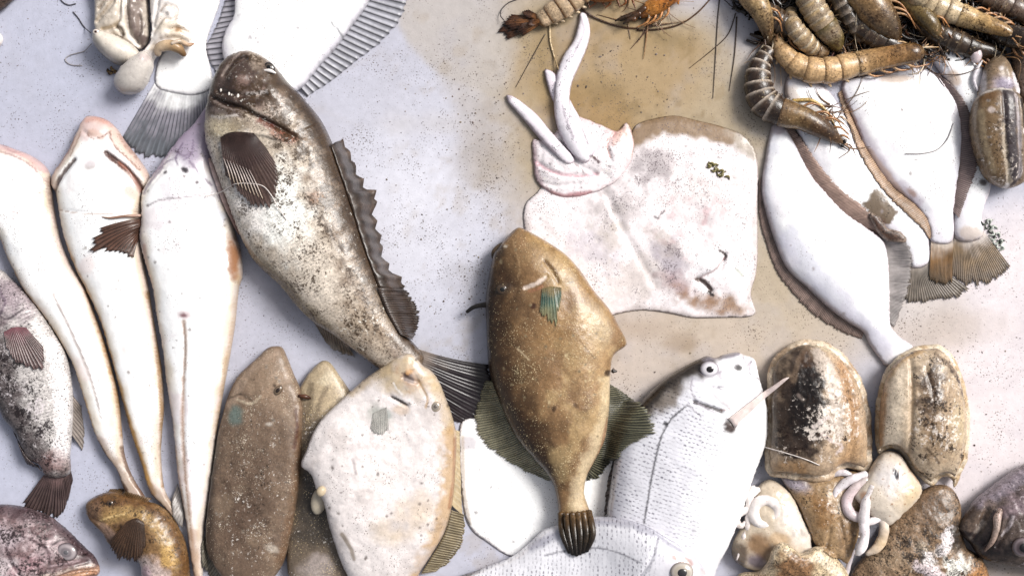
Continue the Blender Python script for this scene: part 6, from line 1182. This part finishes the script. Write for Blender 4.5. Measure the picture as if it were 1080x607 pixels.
shrimp('dark shrimp with blurred stripes deep in the heap, its tail pointing down', [(915, 45), (907, 38), (899, 24), (891, 10), (880, -8), (868, -24)], [3.5, 6, 8.5, 10, 11, 11], .3, '#4f4338', '#a89a8c', '#6d5f52', car='#4a3a2c', legs=0, stripe='#8b7c6e', swim=False, rost=False, off=-6)
shrimp('brown shrimp with a big scarred head at the upper right of the heap', [(870, -44), (884, -32), (898, -18), (912, -2), (924, 14), (936, 28), (946, 40)], [12, 16, 18, 20, 20, 16, 8], .6, '#a08260', '#c9ae86', '#d3b890', side=-1, car='#7d5a36', head_cols=['#b08e64', '#9d7c54', '#8d7050', '#6d5840', '#5d4832'], legs=3, rost=False, off=2,
       feel=(([(938, -4), (944, 14), (954, 32), (966, 48)], [1.8, 1.7, 1], ['#d0955c', '#b9764a', '#a5623c']), ([(932, -4), (940, 18), (950, 36), (954, 46)], [1.5, 1.3, .8], ['#dca86c', '#c4885a', '#b07048']), ([(966, 48), (940, 46), (900, 52), (868, 56)], [1, .8, .5], ['#cda878', '#d8c2a0'])))
shrimp('olive shrimp sloping down between the scarred shrimp and the tan one', [(930, -42), (942, -26), (952, -10), (964, 6), (974, 20), (984, 32), (990, 40)], [10, 13, 14, 13, 11, 8, 4], .6, '#a58a52', '#c9ae74', '#8d7440', side=-1, car='#8d7648', head_cols=['#b39a60', '#9d8450', '#6d5a38', '#7d6642'], legs=3, rost=False,
       feel=(([(962, -2), (978, 12), (992, 30), (1009, 53)], [1.6, 1.5, .7], ['#a5764c', '#8d5f3a', '#7a5236']), ([(968, 4), (984, 26), (1000, 44)], [1, .8, .4], ['#c9a070', '#a57a50'])))
shrimp('smooth yellowish tan shrimp at the top right lying towards the right edge', [(944, -22), (962, -10), (982, 2), (1002, 10), (1022, 18), (1042, 27), (1058, 34), (1068, 40)], [9, 13, 14.5, 14, 12, 10, 7, 3], .42, '#d3bc98', '#ab9474', '#e3d2b4', side=-1, car='#b98c50', head_cols=['#d9b886', '#cba874', '#ab8654', '#7d6242'], legs=4,
       feel=(([(1066, 40), (1056, 58), (1046, 66)], [.8, .6, .4], ['#b9a078', '#8d7458']),))
shrimp('dim brown shrimp in the very top right corner', [(1020, -22), (1040, -6), (1060, 4), (1080, 14), (1100, 26)], [10, 12, 13, 13, 10], .4, '#6d5a4c', '#a08e80', '#8d7a6a', car='#5c4a40', legs=0, rost=False, swim=False, off=-4,
       feel=(([(1038, 12), (1052, 8), (1066, 4), (1080, 6)], [1.2, 1.2, .8], ['#a88a78', '#c2a898']), ([(1044, 16), (1060, 15), (1078, 18)], [1, 1, .7], ['#9d8070', '#b59c8c']), ([(1048, 0), (1044, 8), (1038, 14)], [1.4, 1.4, 1], ['#c08a60', '#a57048'])))
shrimp('tightly ringed brown shrimp curled above the long tan shrimp, inner one', [(836, 10), (834, 24), (840, 36), (852, 46), (864, 52), (874, 54)], [7, 9, 10.5, 10.5, 9, 6], .15, '#9d886e', '#d0bea4', '#6b5844', car='#7d6040', legs=0, rost=False, swim=False, nseg=7, stripe='#b99c72', off=-3)
shrimp('ringed brown shrimp curving down from the top edge above the long tan shrimp', [(838, -34), (846, -18), (852, -2), (860, 14), (870, 28), (880, 40), (885, 50)], [12, 14, 14.5, 14.5, 14, 12, 7], .28, '#ab967c', '#d6c4aa', '#75624c', car='#75643c', legs=0, rost=False, swim=False, nseg=8, stripe='#c2a476', off=1,
       feel=(([(878, 44), (880, 52), (877, 60)], [1.8, 1.8, 1], ['#a86a62', '#c49890']), ([(862, 20), (872, 18), (884, 16), (896, 10)], [.9, .9, .6], ['#c9b08c', '#d8c2a0'])))
shrimp('long tan shrimp lying level across the white flounders', [(823, 36), (822, 46), (829, 58), (840, 68), (854, 73.5), (874, 74), (894, 69.5), (914, 65), (934, 61), (954, 58), (966, 57), (972, 57)], [4, 8, 11, 13, 14.4, 14.6, 14, 13.4, 13, 12, 10.5, 6], .38, '#d3ae80', '#b08c62', '#e0c49c', side=1, car='#b8905e',
       head_cols=['#cba678', '#c09868', '#a87e50', '#8d6a44', '#5d4630'], legs=4, off=1, feel=(([(968, 62), (978, 70), (990, 78), (1012, 79), (1030, 73)], [.7, .6, .6, .4], ['#5a4438', '#7d6a60']), ([(974, 66), (984, 76), (995, 92)], [.6, .5, .4], ['#5a4438', '#6d5850']),
             ([(972, 48), (945, 50), (915, 52), (890, 56)], [1.3, 1, .5], ['#cfa070', '#b98c5c'])))
shrimp('pale shrimp at the top centre showing its fanned brown tail', [(570, 22), (580, 15), (592, 8), (606, -3), (620, -16), (634, -30)], [8, 11, 13, 14, 14, 13], .25, '#cdb291', '#8d6238', '#d8bf9c', car='#c2a27a', legs=0, rost=False, tail=((573, 21), [(527, 32), (532, 22), (545, 33), (551, 11), (556, 26)], '#4a2c1c', '#a06a3c'), nseg=5,
       feel=(([(588, -2), (581, 14), (580, 40), (584, 58), (589, 74)], [1.3, 1.2, 1.1, .6], ['#d9c4a0', '#cdb48a', '#b89c70']), ([(575, 36), (566, 52), (556, 70), (544, 92)], [.5, .5, .3], ['#5a4c42', '#5a4c42'])))
shrimp('orange shrimp head at the top edge right of the pale tail fan', [(738, -40), (722, -24), (708, -8), (696, 3), (684, 10), (674, 16)], [10, 12, 12, 11, 9, 4], .5, '#b9692c', '#8d4c20', '#d89048', side=-1, car='#b06428', head_cols=['#a8602a', '#c27832', '#d38c40', '#8d4a20'], legs=4,
       feel=(([(610, 6), (622, 16), (640, 24), (658, 29), (674, 30)], [1.2, 1.1, 1.0, .8], ['#4a3020', '#5c3c26']), ([(672, 32), (694, 31), (716, 26), (735, 14), (752, -4)], [1, .9, .9, .7], ['#4a3020', '#6a4a30'])))
t = Thing('shrimp', 'dark brown feathery legged shrimp scrap leaning on the orange one', 'shrimp', 660, 20, SG)
for i in range(9):
    u = i / 8; x0, y0 = 684 - 14 * u, 4 + 16 * u; ang = R(150 + 60 * u); l = 20 + 6 * math.sin(i * 2.1)
    tube(t, 'leg', [(x0, y0), (x0 + .5 * l * math.cos(ang), y0 + .45 * l * math.sin(ang) + 4), (x0 + l * math.cos(ang), y0 + l * math.sin(ang) * .5 + 9)], [3, 2.4, .8], ['#5c3a20', '#46301e', '#2e2016'], z=8 + 3 * (i % 3), sides=8, flat=.6, mat=M_SHR)
t = Thing('shrimp', 'reddish shrimp only just showing at the top edge between the two shrimp heads', 'shrimp', 640, -6, SG)
tube(t, 'carapace', [(604, -16), (624, -10), (644, -9), (662, -16)], [6, 11, 11, 6], ['#8d5028', '#a8622e', '#94582c'], z=12, mat=M_SHR, sides=14)
for i in range(7):
    x0 = 618 + i * 8; tube(t, 'leg', [(x0, -4), (x0 + 2, 3), (x0 + 4 * (-1) ** i, 9 - i % 3)], [1.6, 1.2, .5], ['#a5602c', '#6d3c1c'], z=8, sides=7, mat=M_SHR)

ST = []
for bx, by, n_, sp in ((955, 50, 26, 26), (815, 42, 24, 16), (872, 118, 22, 18), (690, 8, 26, 22), (1010, 30, 26, 34), (930, 12, 26, 26), (884, 24, 20, 24), (1056, 12, 20, 22), (985, 46, 20, 18)):
    for _ in range(n_):
        px, py = gt.normal(bx, sp * .4), gt.normal(by, sp * .35); a0 = gt.uniform(0, 6.28) if gt.random() < .4 else gt.normal(.9, .5); l = gt.uniform(12, 44); tw = gt.normal(0, .7); P = [(px, py)]
        for q in range(4):
            a0 += tw * .4; P.append((P[-1][0] + l / 4 * math.cos(a0), P[-1][1] + l / 4 * math.sin(a0)))
        P = [(x_, y_, float(hm_at(x_, y_)) + .8) for x_, y_ in P]; zm = max(p_[2] for p_ in P)
        P = [(x_, y_, .5 * z_ + .5 * zm + .4) for x_, y_, z_ in P]
        ST.append((P, gt.choice([.45, .6, .9, 1.3]), .25, ['#b98f6c', '#a07850', '#d6b48c', '#8d6a4c', '#6d5040', '#e6d2b4'][int(gt.integers(0, 6))]))
go = tangle('shrimp_feelers', ST, M_SHR); props(go, 'fine pale and rust feelers straggling over the shrimp heap', 'shrimp feelers', None, 'stuff')

# breams' pectoral fin over the dark cuttlefish is built after both
t = [o for o in bpy.data.objects if o.get('label', '').startswith('silver sea bream standing')][0]
class _T: pass
tt = _T(); tt.o = t; tt.loc = np.array(t.location); tt.k = 1 - 25 / H
fin(tt, 'pectoral_fin', [(767, 441), (771, 445), (774, 450)], [(826, 399), (830, 397.5), (832, 397.5)], 6, '#dcb5a8', '#f6eae6', zb=41, k=1 - 40 / H, rows=16, amp=.5, zt=3, inset=0, vary=.06, rag=0)

# ================================================================ small scraps lying about
t = Thing('weed_scrap', 'little green brown scrap of weed lying on the right half of the ray', 'scrap', 757, 180)
for i in range(12):
    a = i * 1.7; x0, y0 = 748 + 1.5 * i, 172 + 1.3 * i
    tube(t, 'strand', [(x0, y0), (x0 + 4 * math.cos(a), y0 + 3 * math.sin(a)), (x0 + 6 * math.cos(a + .8), y0 + 5 * math.sin(a + .8))], [.8, 1.3, .5], ['#6d6438', '#8d8454', '#4a4428'], sides=6)
t = Thing('weed_scrap', 'pale green and grey shred beside the tan tail fan at the right', 'scrap', 1048, 245)
for i in range(16):
    a = i * 2.3; x0, y0 = 1040 + 1.1 * i, 232 + 1.9 * i
    tube(t, 'strand', [(x0, y0), (x0 + 5 * math.cos(a), y0 + 4 * math.sin(a)), (x0 + 7 * math.cos(a + 1), y0 + 6 * math.sin(a + 1))], [.7, 1.2, .5], [['#5d6a58', '#dfe4dc', '#87937e'], ['#2f332c', '#4a5244', '#2b2d28'], ['#e9ece8', '#c6cdc2', '#9aa392']][i % 3], sides=6)
t = Thing('brown_scrap', 'rust brown crumb of shell below the octopus head', 'scrap', 117, 76)
for i in range(10):
    a = i * 2.4; egg(t, 'crumb', 117 + 5 * math.cos(a) * (i % 4) / 2, 76 + 3 * math.sin(a) * (i % 3) / 1.5, 1.8 + .8 * (i % 2), 2.4, 1.6, 1.4, i * 40, ['#7d6038', '#4f3a22', '#a0845a'][i % 3], seg=10, lump=.3)
t = Thing('pale_tip', 'rounded pale tip poking in at the left edge near the top', 'fish', -8, 42)
p = Body(t, 'body', [(-26, 26), (-8, 29), (1, 36), (3.5, 42), (0, 49), (-10, 56), (-26, 58)], 8, B=4, mat=M_FLESH); p.fill('#ece6e2'); p.build()
t = Thing('dark_fish', 'dark brown fish corner in the top left corner', 'fish', -8, -8)
p = Body(t, 'body', [(-60, -50), (40, -50), (22, -8), (14, 0), (6, 8), (-4, 14), (-60, 40)], 14, B=6, mat=M_CUTD); p.fill('#5c4a40'); p.build()
for lab, ps in (('thin dark hair bent at the top edge left of the octopuses', [(62, -3), (67, 3), (73, 5.5), (80, 4)]), ('thin dark hair running into the octopus head from the upper left', [(76, 12), (82, 19), (88, 28), (99, 37)]), ('pale looping hair left of the octopus head', [(101, 49), (88, 54), (73, 58), (68, 63), (74, 68), (86, 69)]),
                ('hair loop at the top left of the fanned shrimp tail', [(546, -1), (536, 3), (529, 10), (528, 17), (532, 23)]), ('fine curved hair on the broad white flounder', [(955, 162), (972, 162), (988, 158), (999, 147), (1006, 130)]), ('thin white line over the grouper fin and the long white fish', [(212, 206), (224, 203), (238, 198), (249, 194), (266, 194), (279, 197), (288, 207), (294, 218), (303, 232)]),
                ('thin light thread across the dark cuttlefish', [(808, 472), (828, 477), (850, 484), (864, 490)])):
    th = Thing('hair', lab, 'hair', ps[0][0], ps[0][1], None)
    tube(th, 'strand', ps, [.55] * len(ps), '#e6dcd6' if 'white line' in lab or 'light thread' in lab else ('#a8a2a2' if 'pale' in lab or 'fine' in lab else '#4a4446'), sides=6, spacing=1.5, off=.2)

# ================================================================ grit on the table: one object nobody could count
g = np.random.default_rng(3)
clusters = [(440, 190, 120, 150, 240, 1.0), (462, 250, 24, 30, 70, 1.0), (452, 330, 30, 20, 60, 1.0), (497, 120, 14, 40, 50, 1.1), (420, 300, 20, 20, 40, .9), (500, 300, 35, 40, 320, 1.0), (500, 110, 70, 70, 200, 1.0), (650, 80, 110, 70, 260, 1.25), (40, 60, 90, 120, 110, .9), (1010, 350, 80, 90, 170, .9), (960, 330, 60, 60, 60, .9), (700, 360, 90, 40, 90, .9), (420, 120, 80, 70, 120, .8), (300, 330, 40, 40, 60, .9),
            (520, 200, 40, 80, 260, .9), (110, 540, 60, 60, 60, .9), (820, 350, 70, 40, 60, .9), (540, 240, 520, 300, 260, .8), (1050, 470, 40, 60, 60, .9), (525, 350, 12, 40, 60, 1.0)]
VX, VF, VC = [], [], []
for cx, cy, sx, sy, n, sz in clusters:
    for _ in range(n):
        px, py = g.normal(cx, sx * .5), g.normal(cy, sy * .5)
        if not (-40 < px < 1120 and -40 < py < 650) or hm_at(px, py) > 0.5: continue
        if g.random() < .25: continue
        r_ = .8 * sz * min(2.2, .34 + g.exponential(.28)); a0 = g.uniform(0, 6.28); el = g.uniform(.45, 1)
        k0 = len(VX)
        for q in range(5):
            a = a0 + q * 1.2566; rr = r_ * g.uniform(.7, 1.15); dx, dy = rr * math.cos(a), rr * math.sin(a) * el
            VX.append((px + dx * math.cos(a0) - dy * math.sin(a0), py + dx * math.sin(a0) + dy * math.cos(a0), .02))
        VX.append((px, py, .25 + .45 * r_))
        for q in range(5): VF.append((k0 + (q + 1) % 5, k0 + q, k0 + 5))
        cl = c(['#6d5f58', '#7d6c5a', '#4a3e3a', '#948570', '#857872'][int(g.integers(0, 5))]); VC += [cl] * 6
VX = np.array(VX)
go = to_mesh('grit', None, VX[:, 0], VX[:, 1], VX[:, 2], np.array(VF), np.array(VC), skin(rough=.6, mott=.1, msc=5), 1.0)
props(go, 'dark sand grains and crumbs scattered over the wet table', 'grit', None, 'stuff')
